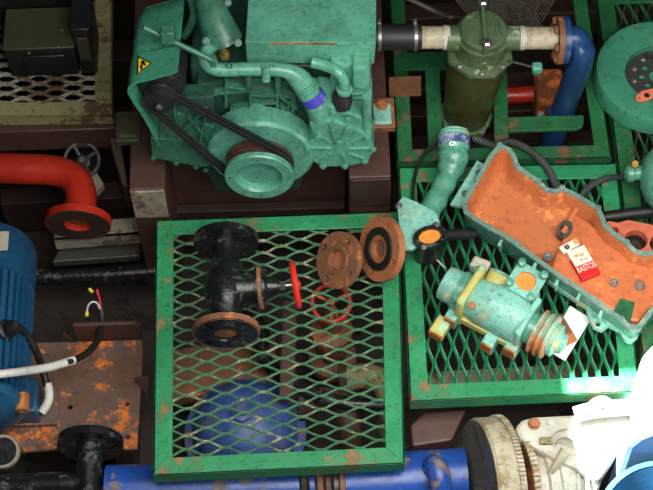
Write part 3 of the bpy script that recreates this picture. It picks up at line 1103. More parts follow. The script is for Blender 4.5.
for x, y, r in [(548, 257, .009), (614, 283, .008), (640, 286, .009)]:
    g = G()
    g.lathe(frame(P(x, y, ZS + .004), (0, -.1, 1)), [(r * 1.5, -.006), (r * 1.5, .003), (r, .003), (r, -.004), (0, -.004)], 16)
    obj('drain_boss', g, 'steel', op)
g = G()
q = [P(x, y, ZS + .001) for x, y in [(620, 299), (635, 303), (630, 324), (613, 313)]]
g.prism(q, (0, 0, .004))
obj('cut_out', g, 'green_dark', op, sm=0)
for i, (x, y) in enumerate(pan_px):
    if i in (0, 3, 5, 8, 11, 13, 15, 17, 23, 25, 27, 29, 31, 33, 36, 38):
        w = V((in1[i][0] + xy[i][0], in1[i][1] + xy[i][1], 0)) / 2
        g = G()
        g.ring(frame(V((w.x, w.y, PZ)), (0, 0, 1)), [(.004, -.001), (.0095, -.001), (.0085, .004), (.004, .004)], 14)
        obj('bolt_eye', g, 'flange_grey', fl)
# ribs and lugs on the outer wall facing the pump
for (xa, ya) in [(534, 263), (556, 280), (578, 294), (600, 311), (500, 240)]:
    a = P(xa, ya, PZ - .008)
    out = V((-.5, -.86, 0))
    g = G()
    s_ = V((.86, -.5, 0)) * .004
    top0, top1 = a + out * -.004, a + out * .018
    g.prism([top0, top1, top0 - V((0, 0, .07))], s_ * 2)
    obj('rib', g, 'teal_pale', op, sm=0, bevel=.0012)
zl_ = .045
lug_px = [(548, 281), (586, 307), (590, 320), (594, 327), (602, 330), (609, 325), (619, 330), (624, 339), (631, 342), (638, 337), (640, 326), (618, 316), (585, 297), (556, 276)]
o0 = P(600, 320, zl_)
ll = lambda x, y: tuple((P(x, y, zl_) - o0)[:2])
g = G()
g.plate(Matrix.Translation(o0), [ll(*p) for p in lug_px], [circ(*ll(598, 324), .0075, 14), circ(*ll(630, 336), .0075, 14)], .016)
obj('mounting_flange', g, 'teal_pale', op, sm=30)
g = G()
q = [P(x, y, .08) for x, y in [(450, 204), (477, 160), (488, 166), (467, 208)]]
g.prism(q, (0, 0, -.012))
ep = obj('end_plate', g, 'teal_pale', op, sm=0, bevel=.002)
for x, y in [(479, 173), (465, 194)]:
    g = G()
    g.ring(frame(P(x, y, .081), (0, 0, 1)), [(.004, -.001), (.010, -.001), (.009, .005), (.004, .005)], 14)
    obj('bolt_eye', g, 'steel', ep)

# cigarette packet ----------------------------------------------------
pk = thing('cigarette_packet', 'red and white cigarette packet lying open in the oil pan', 'packet', P(583, 263, ZS))
zp = ZS + .001
q = [P(x, y, zp + .02) for x, y in [(569, 249), (586, 243), (598, 273), (579, 281)]]
wx = ((q[1] - q[0]) + (q[2] - q[3])) / 2
wy = ((q[3] - q[0]) + (q[2] - q[1])) / 2
c0 = sum(q, V()) / 4
ex = wx.normalized()
ey = V((-ex.y, ex.x, 0))
hw_, hh_ = wx.length / 2, abs(wy.dot(ey)) / 2
MK = frame(c0, (0, 0, 1), ex)                       # local y points to the lid end
g = G()
g.box((0, -hh_ * .28, -.0095), (hw_ * 2, hh_ * 1.44, .019), MK)
bx = obj('box', g, 'pack_red', pk, bevel=.0012)
g = G()
g.box((0, hh_ * .68, -.0095), (hw_ * 1.98, hh_ * .52, .0188), MK)
obj('inner_sleeve', g, 'pack_white', pk, bevel=.0012)
g = G()
g.box((0, hh_ * .18, .0002), (hw_ * 1.94, hh_ * .66, .0006), MK)
pp = obj('picture_panel', g, 'pack_white', bx)
for (x, y, r) in [(-.3, .36, .17), (.25, .3, .15), (-.05, .02, .12), (.4, -.02, .11)]:
    g = G()
    g.lathe(MK @ Matrix.Translation((x * hw_, y * hh_ + hh_ * .1, .0005)) @ Matrix.Scale(1.6, 4, (1, 0, 0)), [(hw_ * r, 0), (hw_ * r, .0004)], 14)
    obj('picture_spot', g, 'pack_tan', pp)
fc_ = bpy.data.curves.new('tmp', 'FONT')
fc_.body = 'BASTOS'
fc_.align_x = 'CENTER'
fc_.align_y = 'CENTER'
fc_.size = hw_ * .62
fc_.extrude = .0003
fo = bpy.data.objects.new('tmp', fc_)
me = bpy.data.meshes.new_from_object(fo)
g = G()
g.add([(v.co.x * .92, v.co.y * 1.5 - hh_ * .42, v.co.z + .0006) for v in me.vertices], [tuple(p.vertices) for p in me.polygons], MK)
bpy.data.objects.remove(fo)
obj('lettering', g, 'pack_white', bx, sm=0)
g = G()
g.box((-hw_ * .1, hh_ * 1.22, -.006), (hw_ * 2.0, hh_ * .46, .012), MK @ Matrix.Rotation(R(8), 4, 'Z'))
ldp = obj('flip_lid', g, 'pack_white', pk, bevel=.001)
g = G()
g.box((hw_ * .72, hh_ * 1.24, .0003), (hw_ * .5, hh_ * .34, .0008), MK @ Matrix.Rotation(R(8), 4, 'Z'))
obj('lid_print', g, 'pack_tan', ldp)
g = G()
g.ring(frame(P(567, 247, zp + .026), (0, 0, 1)), [(.003, 0), (.007, 0), (.006, .003), (.003, .003)], 14)
obj('metal_ring', g, 'steel_dark', ldp)

# ------------------------------------------------------------------ teal elbow with blue band and its plate
eb = thing('coolant_elbow', 'teal coolant elbow with a blue band and a flat flange plate', 'pipe', P(430, 225, 0))
pth = smooth([P(454, 134, .09), P(454, 146, .085), P(453, 160, .075), P(448, 176, .065), P(438, 196, .06), P(428, 214, .055), P(420, 228, .05)], 6)
n = len(pth)
ke = mpp(P(445, 170, .06))
g = G()
g.tube(pth, [ke * (15 + .8 * math.sin(i * 1.3) - 4.0 * min(1, max(0, (i - 13) / 5)) + 2.0 * max(0, (i - 26) / 10)) for i in range(n)], 22)
ebp = obj('elbow', g, 'teal', eb)
dd = pth[4] - pth[0]
g = G()
g.lathe(frame(P(454, 139, .0875), dd), [(15.2 * ke, 0), (16.2 * ke, .002), (16.2 * ke, .026), (15.2 * ke, .028)], 28)
bnd = obj('hose_band', g, 'band_grey_blue', ebp, label='blue band printed with a white oval')
g = G()
nz = V((0, -.45, .9)).normalized()
cc = P(448, 145, .0875 + 15.6 * ke * .9) 
cc = P(454, 145, .086) + nz * 16.3 * ke + V((-.008, 0, -.001))
g.ring(frame(cc, nz, (1, .3, 0)) @ Matrix.Scale(1.5, 4, (1, 0, 0)), [(.0035, -.001), (.006, -.001), (.006, .0012), (.0035, .0012)], 16)
obj('print_mark', g, 'white_clean', bnd)
g = G()
g.lathe(frame(pth[0], -dd), [(11 * ke, -.02), (11.5 * ke, .004), (15 * ke, .004), (15.6 * ke, -.004), (15.6 * ke, -.012)], 26)
obj('rim', g, 'teal_pale', ebp)
g = G()
g.lathe(frame(P(453, 155, .078), P(449, 173, .066) - P(453, 157, .078)), [(14 * ke, 0), (15.4 * ke, .002), (15.4 * ke, .010), (14 * ke, .014)], 26)
obj('ridge', g, 'teal', ebp)
g = G()
q = [P(x, y, .10) for x, y in [(397, 203), (403, 196), (420, 203), (436, 212), (440, 222), (428, 238), (413, 249), (401, 249)]]
g.prism(q, (0, 0, -.014))
pl = obj('flange_plate', g, 'teal_pale', eb, sm=0, bevel=.003)
for x, y in [(399, 206), (401, 237), (436, 225)]:
    bolt(pl, P(x, y, .10), (0, 0, 1), .008, 'steel')
of = thing('oval_flange', 'black oval flange with an orange opening beside the teal elbow', 'flange', P(430, 243, 0))
Mo = frame(P(430, 236, .118), (0, -.1, 1), (1, .25, 0))
ov = [(.048 * math.cos(t), .031 * math.sin(t)) for t in [2 * math.pi * i / 30 for i in range(30)]]
ov2 = [(.031 * math.cos(t), .021 * math.sin(t)) for t in [2 * math.pi * i / 30 for i in range(30)]]
g = G()
g.plate(Mo, ov, [ov2], .016)
obj('rim', g, 'black', of, bevel=.002)
g = G()
g.prism([Mo @ V((x * .99, y * .99, -.008)) for x, y in ov2], Mo.to_3x3() @ V((0, 0, -.006)))
obj('gasket', g, 'gasket_orange', of, label='orange gasket filling the opening')
for x, y in [(437, 225.5), (424, 247)]:
    bolt(of, P(x, y, .119), (0, -.1, 1), .006, 'steel')
g = G()
g.prism([Mo @ V((x * .8, y * .8, -.016)) for x, y in ov], (0, 0, -.098))
obj('foot', g, 'black', of)
g = G()
g.tube(smooth([P(441, 236, .085), P(452, 234.5, .07), P(462, 234, .055), P(473, 233.5, .04)], 5), [.012, .0125, .013, .0135, .014, .0145, .015, .0155, .0155, .0155, .0155, .0155, .0155, .0155, .0155, .0155], 14)
tag(obj('black_rod', g, 'rubber', None), 'black tapered rod running from the oval flange under the oil pan', 'rod')

# corrugated hoses and thin cable
def corr(path, r, amp=.0016, step=.008):
    pts = [V(p) for p in path]
    L = [0]
    for i in range(1, len(pts)):
        L.append(L[-1] + (pts[i] - pts[i - 1]).length)
    out, rs = [], []
    m = int(L[-1] / step * 2)
    j = 0
    for k in range(m + 1):
        t = L[-1] * k / m
        while j < len(L) - 2 and L[j + 1] < t:
            j += 1
        f = (t - L[j]) / max(1e-9, L[j + 1] - L[j])
        out.append(pts[j].lerp(pts[j + 1], min(1, f)))
        rs.append(r + (amp if k % 2 else -amp))
    g = G()
    g.tube(out, rs, 10)
    return g
tag(obj('corrugated_hose', corr(smooth([P(474, 138, .02), P(484, 142, .03), P(496, 146, .02), P(508, 142, .02), P(522, 146, .02), P(538, 157, .02), P(550, 172, .02), P(558, 192, .015)], 8), .010), 'hose_grey', None, sm=0),
    'black corrugated hose arching out from behind the oil pan', 'hose')
tag(obj('corrugated_hose', corr(smooth([P(578, 200, .014), P(588, 188, .014), P(604, 179, .014), P(622, 177, .014), P(642, 181, .014), P(654, 190, .014), P(658, 205, .014)], 8), .0085), 'hose_grey', None, sm=0),
    'black corrugated hose curving below the brass capped spout', 'hose')
g = G()
g.tube(smooth([P(440, 141, .03), P(427, 151, .02), P(418, 166, .012), P(414, 182, .012), P(413, 200, .012), P(416, 214, .012)], 8), .0052, 8)
tag(obj('thin_cable', g, 'rubber', None), 'thin black cable curving beside the teal elbow', 'cable')
g = G()
g.tube(smooth([P(423, 247, .03), P(433, 256, .012), P(445, 268, .02)], 6), .002, 6)
tag(obj('thin_wire', g, 'wire_white', None), 'thin pale wire running from the oval flange to the pump housing', 'wire')

# ------------------------------------------------------------------ pump housing on the right grate
zP = .075
A, B = P(446, 283, zP), P(560, 343, zP)
pax = (B - A).normalized()
psd = V((-pax.y, pax.x, 0))                         # towards the back right
up = V((0, 0, 1))
MPu = Matrix((pax, psd, up)).transposed().to_4x4()
MPu.translation = A
Lp = (B - A).length
pm = thing('water_pump', 'teal and yellow water pump with rusty feet and pulley', 'pump', P(500, 330, 0))
def pl_(f, s, z):
    return MPu @ V((f * Lp, s, z))
def AX(f, s=0, z=0):
    return frame(pl_(f, s, z), pax, psd)
g = G()
g.lathe(AX(-.02), [(.036, 0), (.047, .004), (.049, .02), (.049, .06), (.046, .065), (.046, .075)], 30)
o = obj('end_housing', g, 'teal_pale', pm)
g = G()
g.lathe(AX(.11), [(.048, 0), (.056, .002), (.056, .028), (.048, .03)], 30)
obj('housing_ring', g, 'teal', pm)
g = G()
g.box((.215 * Lp, 0, .005), (.022, .135, .125), MPu)
yf = obj('flange', g, 'yellow_worn', pm, bevel=.008, label='worn yellow flange')
for s_ in (-.052, .052):
    bolt(yf, pl_(.18, s_, .05), -pax, .010, 'teal')
g = G()
pth = smooth([pl_(.24, 0, 0), pl_(.36, 0, .002), pl_(.5, .005, .004), pl_(.64, 0, 0), pl_(.72, 0, 0)], 5)
n = len(pth)
g.tube(pth, [.054 + .013 * math.sin(math.pi * i / (n - 1)) for i in range(n)], 26)
bd = obj('body', g, 'teal_pale', pm)
g = G()
g.lathe(frame(pl_(.30, -.046, .048), V((-.2, -.3, 1))), [(.010, -.004), (.010, .004), (.005, .006), (0, .006)], 14)
obj('plug', g, 'rust_orange', bd, label='rusty orange plug')
# top port
pc = P(526, 281, .15)
nt_ = V((.05, -.12, 1)).normalized()
MT = frame(pc, nt_, pax)
g = G()
base = V((pc.x - .004, pc.y - .006, .055))
g.tube(smooth([base, base.lerp(pc, .5), pc - nt_ * .0142], 5), [.05, .049, .047, .045, .044, .042, .041, .039, .038, .037, .037], 22)
obj('port_neck', g, 'teal_pale', pm)
g = G()
sq = [(-.043, -.034), (-.034, -.043), (.034, -.043), (.043, -.034), (.043, .034), (.034, .043), (-.034, .043), (-.043, .034)]
g.plate(MT, sq, [circ(0, 0, .027, 24)], .014)
pf = obj('port_flange', g, 'teal_pale', pm, bevel=.0015)
g = G()
g.lathe(MT @ Matrix.Translation((0, 0, -.011)), [(.0275, -.002), (.0275, .004), (0, .004)], 24)
obj('port_gasket', g, 'gasket_orange', pf, label='orange lining inside the port')
for s_, t_ in ((-1, 1), (1, 1), (-1, -1), (1, -1)):
    p = MT @ V((.033 * s_, .033 * t_, 0))
    g = G()
    h = .022 if (s_, t_) != (1, -1) else .006
    g.lathe(frame(p, nt_), [(.0075, -.002), (.0075, h * .5), (.011, h * .5), (.011, h), (.006, h + .003), (0, h + .003)], 10)
    obj('stud', g, 'teal', pf)
# rear side port
M2 = frame(pl_(.36, .085, .035), V((psd + V((0, 0, .7)))), pax)
g = G()
g.ring(M2, [(.026, -.04), (.037, -.04), (.037, .0), (.026, .0)], 26)
rpn = obj('side_port', g, 'yellow_worn', pm)
g = G()
g.lathe(M2 @ Matrix.Translation((0, 0, -.02)), [(.026, 0), (0, .0)], 20)
obj('port_plug', g, 'rust_ochre', rpn)
g = G()
g.box((.19 * Lp, .075, .02), (.05, .035, .035), MPu @ Matrix.Rotation(R(6), 4, 'Z'))
obj('white_lug', g, 'white', pm, bevel=.006, label='white corner lug')
# base rails and feet
for s_ in (-.056, .045):
    g = G()
    g.box((.43 * Lp, s_, -.030), (.60 * Lp, .018, .024), MPu)
    obj('base_rail', g, 'yellow_worn' if s_ < 0 else 'teal_pale', pm, bevel=.003)
for f_, s_ in ((.17, -.058), (.52, -.074), (.69, -.056), (.62, .06)):
    g = G()
    g.box((f_ * Lp, s_, -.04), (.034, .044, .05), MPu)
    ft = obj('foot', g, 'teal_pale', pm, bevel=.004)
    g = G()
    g.box((f_ * Lp, s_ - .0235, -.034), (.033, .006, .036), MPu)
    obj('rusty_pad', g, 'rust_ochre', ft, bevel=.002, label='rusty foot pad')
for f_, s_ in ((.125, -.10),):
    g = G()
    g.box((f_ * Lp, s_, -.052), (.04, .055, .034), MPu)
    ft = obj('foot', g, 'yellow_worn', pm, bevel=.004)
    g = G()
    g.box((f_ * Lp, s_ - .029, -.052), (.038, .006, .03), MPu)
    obj('rusty_pad', g, 'rust_ochre', ft, bevel=.002, label='rusty foot pad')
g = G()
g.box((.71 * Lp, 0, .0), (.018, .125, .115), MPu)
obj('bearing_flange', g, 'teal_pale', pm, bevel=.006)
g = G()
g.lathe(AX(.73), [(.045, 0), (.045, .03), (.04, .03)], 24)
obj('bearing_neck', g, 'teal', pm)
g = G()
kk = .062
g.lathe(AX(.80), [(.03, -.004), (kk, 0), (kk, .006), (kk * .84, .012), (kk, .018), (kk, .024), (kk * .84, .03), (kk, .036), (kk * .98, .042), (kk * .7, .046), (kk * .5, .046)], 36)
pu = obj('pulley', g, 'teal_rusty', pm, label='rusty grooved pulley')
g = G()
g.lathe(AX(.945), [(.045, -.012), (.045, .01), (.03, .016), (.026, .03), (.012, .034), (0, .034)], 20)
obj('hub', g, 'teal_pale', pu)
# card and rusty bar
g = G()
q = [P(x, y, .004) for x, y in [(545, 350), (565, 361), (591, 319), (570, 306)]]
g.prism(q, (0, 0, .002))
tag(obj('white_card', g, 'white_clean', None, sm=0), 'white card lying on the grate beside the pump pulley', 'card')
g = G()
a, b = P(556, 316, .018), P(572, 342, .018)
dd = (b - a).normalized()
nn = V((-dd.y, dd.x, 0)) * .017
g.prism([a - nn, b - nn, b + nn, a + nn], (0, 0, -.011))
tag(obj('flat_bar', g, 'rust_flange', None, sm=0, bevel=.002), 'short rusty brown flat bar lying on the white card', 'bar')

# ------------------------------------------------------------------ black valve on the centre grate
rv = .0875
zc = rv + .002
va = P(226, 238, zc)
vb = P(226, 334, zc)
vx = (vb - va).normalized()                         # towards the viewer
gv = thing('globe_valve', 'black flanged globe valve with a red handwheel', 'valve', V(((va + vb) / 2)[:2] + (0,)))
gv.location.z = 0
kv = mpp(va)
def flange(parent, c, ax_, r, th, bore, mat, nh=4, hr=.009, name='flange', x=None):
    M = frame(c, ax_, x or (1, 0, 0))
    g = G()
    g.plate(M, circ(0, 0, r, 40), [circ(0, 0, bore, 24)] + [circ(r * .78 * math.cos(R(45) + 2 * math.pi * i / nh), r * .78 * math.sin(R(45) + 2 * math.pi * i / nh), hr, 12) for i in range(nh)], th)
    return obj(name, g, mat, parent, bevel=.0015), M
f1, M1 = flange(gv, va + vx * .02, vx, rv, .02, .03, 'black')
f2, M2 = flange(gv, vb, vx, rv, .02, .032, 'black')
for MM, ff in ((M2, f2),):
    g = G()
    g.ring(MM, [(.032, -.004), (.054, -.004), (.054, .004), (.034, .004)], 32)
    obj('raised_face', g, 'black', ff)
    g = G()
    g.ring(MM, [(.078, -.018), (rv + .0012, -.018), (rv + .0012, -.002), (.084, .0008)], 40)
    obj('rusty_edge', g, 'rust_flange', ff)
    g = G()
    g.lathe(MM @ Matrix.Translation((0, 0, -.006)), [(.033, 0), (.02, .002), (0, .003)], 20)
    obj('seat', g, 'rust_flange', ff)
g = G()
L = (vb - va).length
prof = [(0.0, .034), (.1, .034), (.2, .036), (.32, .046), (.45, .056), (.6, .058), (.72, .05), (.84, .04), (.95, .038), (.99, .04)]
g.lathe(frame(va + vx * .012, vx), [(r, f * (L - .025)) for f, r in prof], 30)
obj('body', g, 'black', gv)
bc = va + vx * L * .55
bx_ = V((1, .02, .05)).normalized()
g = G()
g.lathe(frame(bc, bx_), [(.052, 0), (.05, .03), (.046, .05), (.046, .078), (.055, .08), (.055, .086)], 28)
bn = obj('bonnet', g, 'black', gv)
g = G()
g.lathe(frame(bc, bx_), [(.05, .086), (.058, .087), (.058, .097), (.05, .098)], 28)
bf = obj('bonnet_flange', g, 'rust_flange', bn, label='rusty bonnet flange')
g = G()
g.lathe(frame(bc, bx_), [(.05, .098), (.05, .106), (.03, .11), (.024, .125), (.02, .14), (.012, .142)], 24)
g2 = obj('gland', g, 'black', bn)
for i in range(4):
    a = i * math.pi / 2 + .5
    Mq = frame(bc, bx_)
    bolt(bn, Mq @ V((.042 * math.cos(a), .042 * math.sin(a), .106)), bx_, .008, 'black')
g = G()
g.lathe(frame(bc, bx_), [(.008, .13), (.008, .19)], 14)
g.lathe(frame(bc, bx_), [(.014, .144), (.014, .158)], 6)
obj('stem', g, 'steel', gv)
wc = P(291, 289, (bc + bx_ * .185).z)
Mw = frame(bc + bx_ * .185, (1, .12, .05))
rw = .057
g = G()
path = [Mw @ V((rw * math.cos(t), rw * math.sin(t), 0)) for t in [2 * math.pi * i / 36 for i in range(36)]]
g.tube(path, .0085, 10, closed=True)
hw1 = obj('handwheel', g, 'red_wheel', gv, label='red painted handwheel')
for i in range(4):
    a = i * math.pi / 2 + .4
    g = G()
    g.tube([Mw @ V((.008 * math.cos(a), .008 * math.sin(a), -.004)), Mw @ V((rw * math.cos(a), rw * math.sin(a), 0))], .0055, 8)
    obj('spoke', g, 'red_wheel', hw1)
g = G()
g.lathe(Mw, [(.013, -.01), (.013, .01), (.007, .014), (0, .014)], 12)
obj('hub', g, 'red_wheel', hw1)

# two loose flanges leaning -------------------------------------------
def loose(label, px, py, rpx, nrm, mats, zoff, bore, th=.02):
    nrm = V(nrm).normalized()
    r = rpx * mpp(P(px, py, .08))
    zc = r * math.sqrt(1 - nrm.z ** 2) + .001 + th * abs(nrm.z) + zoff
    c = P(px, py, zc)
    t = thing('loose_flange', label, 'flange', (c.x, c.y, zoff))
    return t, c, r, nrm
t, c, r, nn = loose('brown rusty pipe flange with four bolt holes leaning on another flange', 337, 260, 29, (-.68, -.25, .66), None, 0, .02)
f, M = flange(t, c, nn, r, .018, r * .36, 'rust_flange', 4, .0085, 'disc', x=(.3, 1, 0))
g = G()
g.ring(M, [(r * .36, -.004), (r * .55, -.004), (r * .5, .003), (r * .38, .003)], 32)
obj('raised_face', g, 'rust_flange', t)
g = G()
g.lathe(M @ Matrix.Translation((0, 0, -.015)), [(r * .37, -.003), (r * .37, 0), (0, .0)], 24)
obj('bore_plug', g, 'rust_orange', t)
t, c, r, nn = loose('orange rusty pipe flange with a black gasket ring leaning on the teal elbow plate', 379, 249, 33, (-.80, -.26, .52), None, 0.0, .02)
f, M = flange(t, c, nn, r, .02, r * .3, 'rust_orange', 4, .0085, 'disc', x=(.3, 1, 0))
g = G()
g.ring(M, [(r * .42, -.004), (r * .68, -.004), (r * .66, .005), (r * .44, .005)], 36)
obj('gasket_ring', g, 'rubber', t, label='black rubber gasket ring')
g = G()
g.lathe(M @ Matrix.Translation((0, 0, -.012)), [(r * .31, -.004), (r * .31, 0), (0, .0)], 24)
obj('bore_plug', g, 'rust_flange', t)

# ------------------------------------------------------------------ dark equipment boxes on the khaki grate
def eqbox(label, x0, x1, yb, yt, yk, z0, mat_top, mat_front):
    a, b = P(x0, yb, z0), P(x1, yb, z0)
    yy = (a.y + b.y) / 2
    zt = PY((x0 + x1) / 2, yt, yy).z
    bk = P((x0 + x1) / 2, yk, zt).y
    t = thing('equipment_box', label, 'box', ((a.x + b.x) / 2, yy, z0))
    g = G()
    g.box(((a.x + b.x) / 2, (yy + bk) / 2, (z0 + zt) / 2), (b.x - a.x, bk - yy, zt - z0))
    c = obj('case', g, mat_front, t, bevel=.006)
    g = G()
    g.box(((a.x + b.x) / 2, (yy + bk) / 2, zt + .004), (b.x - a.x + .006, bk - yy + .006, .008))
    ld = obj('lid', g, mat_top, t, bevel=.003)
    return t, c, yy, zt, a, b
t, c, yy, zt, a, b = eqbox('low box with an olive lid and charcoal front on the khaki grate', 12, 80, 76, 49, 10, .03, 'olive_box', 'charcoal')
g = G()
g.box(((a.x + b.x) / 2 + .01, yy - .004, .03 + (zt - .03) * .5), ((b.x - a.x) * .6, .008, (zt - .03) * .62))
obj('front_panel', g, 'charcoal', c, bevel=.003)
for x, y in [(29, 53), (58, 46), (62, 30), (79, 79)]:
    q = P(x, y, zt + .008) if y < 60 else P(x, y, .05)
    if y < 60:
        bolt(c, q, (0, 0, 1), .004, 'steel', 'screw')
t, c, yy, zt, a, b = eqbox('tall charcoal box beside the olive lidded box', 82, 98, 74, 30, -10, .03, 'charcoal', 'charcoal')
g = G()
g.box(((a.x + b.x) / 2, yy - .003, .03 + (zt - .03) * .6), ((b.x - a.x) * .7, .006, (zt - .03) * .5))
obj('front_panel', g, 'olive_box', c, bevel=.002)
t, c, yy, zt, a, b = eqbox('charcoal box standing behind the olive lidded box', 4, 82, 30, -6, -50, .03, 'charcoal', 'charcoal')
# beam below the khaki grate
for k, (pa, pb, z) in enumerate([((-20, 128), (118, 128), -.02), ((-20, -30), (118, -30), -.02)]):
    a, b = P(pa[0], pa[1], z), P(pb[0], pb[1], z)
    g = G()
    g.box(((a.x + b.x) / 2, (a.y + b.y) / 2 + .02, z - .05), (b.x - a.x, .06, .1))
    struct('trim_%d' % (30 + k), g, 'oxide', 'brown steel beam carrying the khaki grate', bevel=.004)
g = G()
a = P(112, 125, -.05)
g.prism([P(103, 120, -.05), P(118, 120, -.05), P(128, 186, -.12), P(122, 186, -.12)], (0, 0, -.12))
struct('trim_32', g, 'oxide', 'slanting brown brace below the khaki grate', bevel=.004)

# ------------------------------------------------------------------ red pipe with flange
zr = -.09
rp2 = thing('red_pipe', 'thick red pipe elbow ending in an open flange', 'pipe', P(70, 225, -.3))
kr = mpp(P(60, 180, zr))
pth = smooth([P(-60, 166, zr), P(-20, 167.5, zr), P(25, 169, zr), P(48, 170, zr), P(66, 174, zr), P(77, 183, zr), P(81, 196, zr), P(80, 216, zr)], 7)
g = G()
g.tube(pth, 15.5 * kr, 24)
obj('pipe', g, 'red', rp2)
c = P(78, 225, zr)
dn = V((-.05, -1, -.08)).normalized()
M = frame(c, dn, (1, 0, 0))
rr_ = 32.5 * kr
g = G()
g.plate(M, circ(0, 0, rr_, 44), [circ(0, 0, rr_ * .42, 28)] + [circ(rr_ * .78 * math.cos(i * math.pi / 3), rr_ * .78 * math.sin(i * math.pi / 3), .008, 10) for i in range(6)], .022)
fl = obj('flange', g, 'red', rp2, bevel=.002)
g = G()
g.ring(M, [(rr_ * .42, -.003), (rr_ * .98, -.003), (rr_ * .97, .001), (rr_ * .42, .001)], 44)
obj('flange_face', g, 'oxide_dark', fl, label='dark grimy flange face')
g = G()
g.lathe(M @ Matrix.Translation((0, 0, -.018)), [(rr_ * .42, 0), (0, 0)], 24)
obj('bore_glare', g, 'rust_ochre', fl)  # orange disc stands in for the sun's reflection inside the flange
# handwheel valve in the bilge
zh = -.12
hv = thing('gate_valve', 'grey gate valve with a spoked round handwheel behind the red pipe', 'valve', P(90, 185, -.35))
c = P(82, 160, zh)
nh = V((.05, -.45, .9)).normalized()
M = frame(c, nh)
rh = 17 * mpp(c)
g = G()
g.tube([M @ V((rh * math.cos(t), rh * math.sin(t), 0)) for t in [2 * math.pi * i / 32 for i in range(32)]], .0065, 10, closed=True)
hw2 = obj('handwheel', g, 'steel_dark', hv)
for i in range(4):
    a = i * math.pi / 2 + .5
    g = G()
    g.tube([M @ V((.01 * math.cos(a), .01 * math.sin(a), -.01)), M @ V((rh * math.cos(a), rh * math.sin(a), 0))], .006, 8)
    obj('spoke', g, 'steel_dark', hw2)
g = G()
g.lathe(M, [(.014, -.02), (.016, .004), (.008, .012), (0, .012)], 14)
obj('hub', g, 'steel_dark', hw2)
g = G()
g.tube([M @ V((0, 0, -.01)), M @ V((0, 0, -.08))], .008, 10)
g.lathe(frame(M @ V((0, 0, -.14)), nh), [(.035, 0), (.045, .01), (.045, .03), (.02, .06), (.018, .085)], 20)
obj('bonnet', g, 'steel_dark', hv)
a = P(97, 180, -.16)
g = G()
g.prism([P(88, 178, -.15), P(97, 172, -.15), P(104, 184, -.16), P(96, 192, -.16)], (0, 0, -.03))
obj('yoke', g, 'beam_white', hv, bevel=.003)
# whitish channel, dark plate, black pipe
g = G()
a, b = P(54, 241, -.215), P(150, 234, -.215)
d = (b - a).normalized()
nn = V((-d.y, d.x, 0))
g.prism([a, b, b + nn * .012, a + nn * .012], (0, 0, -.05))
g.prism([a, b, b + nn * .06, a + nn * .06], (0, 0, -.008))
tag(obj('channel_bar', g, 'beam_white', None, sm=0, bevel=.002), 'dirty whitish steel channel lying below the red pipe flange', 'bar')
g = G()
g.prism([P(x, y, -.30) for x, y in [(52, 262), (140, 256), (140, 242), (60, 246)]], (0, 0, -.03))
tag(obj('steel_plate', g, 'steel_dark', None, sm=0, bevel=.004), 'dark grey steel plate in the bilge behind the black pipe', 'plate')
g = G()
g.tube([P(20, 278, -.36), P(100, 275, -.36), P(160, 271, -.36)], .026, 18)
tag(obj('black_pipe', g, 'black', None), 'straight black pipe crossing the bilge behind the rusty base plate', 'pipe')

# ------------------------------------------------------------------ rusty base plate
ZR = -.26
bpz = thing('base_plate', 'rusty steel base plate with bolt holes beside the blue motor', 'plate', P(90, 400, -.34))
o0 = P(90, 390, ZR)
lc2 = lambda x, y: tuple((P(x, y, ZR) - o0)[:2])
poly = [(-40, 345), (38, 343), (141, 340), (143, 350), (140, 400), (137, 449), (60, 449), (20, 452), (-40, 455)]
kq = mpp(o0)
g = G()
g.plate(Matrix.Translation(o0), [lc2(*p) for p in poly], [circ(*lc2(70, 407), 2.6 * kq, 12), circ(*lc2(127, 404), 2.7 * kq, 12), circ(*lc2(127.5, 437), 2.7 * kq, 12), circ(*lc2(68, 439), 2.6 * kq, 12)], .012)
obj('plate', g, 'rust_plate', bpz, sm=30)
g = G()
a, b = P(77, 341, ZR), P(143, 339, ZR)
zt2 = PY(110, 325, a.y).z
g.prism([(a.x, a.y, ZR), (b.x, a.y, ZR), (b.x, a.y, zt2 - .012), (b.x - .012, a.y, zt2), (a.x, a.y, zt2)], (0, .012, 0))
obj('back_lip', g, 'oxide', bpz, sm=0, bevel=.002)
g = G()
a = P(135, 376, ZR + .03)
g.prism([P(134, 377, ZR + .03), P(149, 376, ZR + .03), P(147, 396, ZR - .02)], (0, 0, -.008))
obj('gusset', g, 'oxide', bpz, sm=0)
g = G()
a = P(60, 342, ZR)
g.prism([a, a + V((.035, 0, 0)), a + V((.016, 0, .05))], (0, .008, 0))
obj('gusset', g, 'oxide', bpz, sm=0)
g = G()
a, b = P(127, 392, ZR), P(128, 448, ZR)
g.prism([P(118, 397, ZR + .004), P(139, 397, ZR + .004), P(136.5, 448, ZR + .004), P(116, 448, ZR + .004)], (0, 0, -.004))
for x in (-60, 120):
    c = P(max(x, -30), 400, ZR)
    g = G()
    g.box((c.x, c.y, ZR - .15), (.05, .25, .27))
    obj('support', g, 'oxide_dark', bpz)

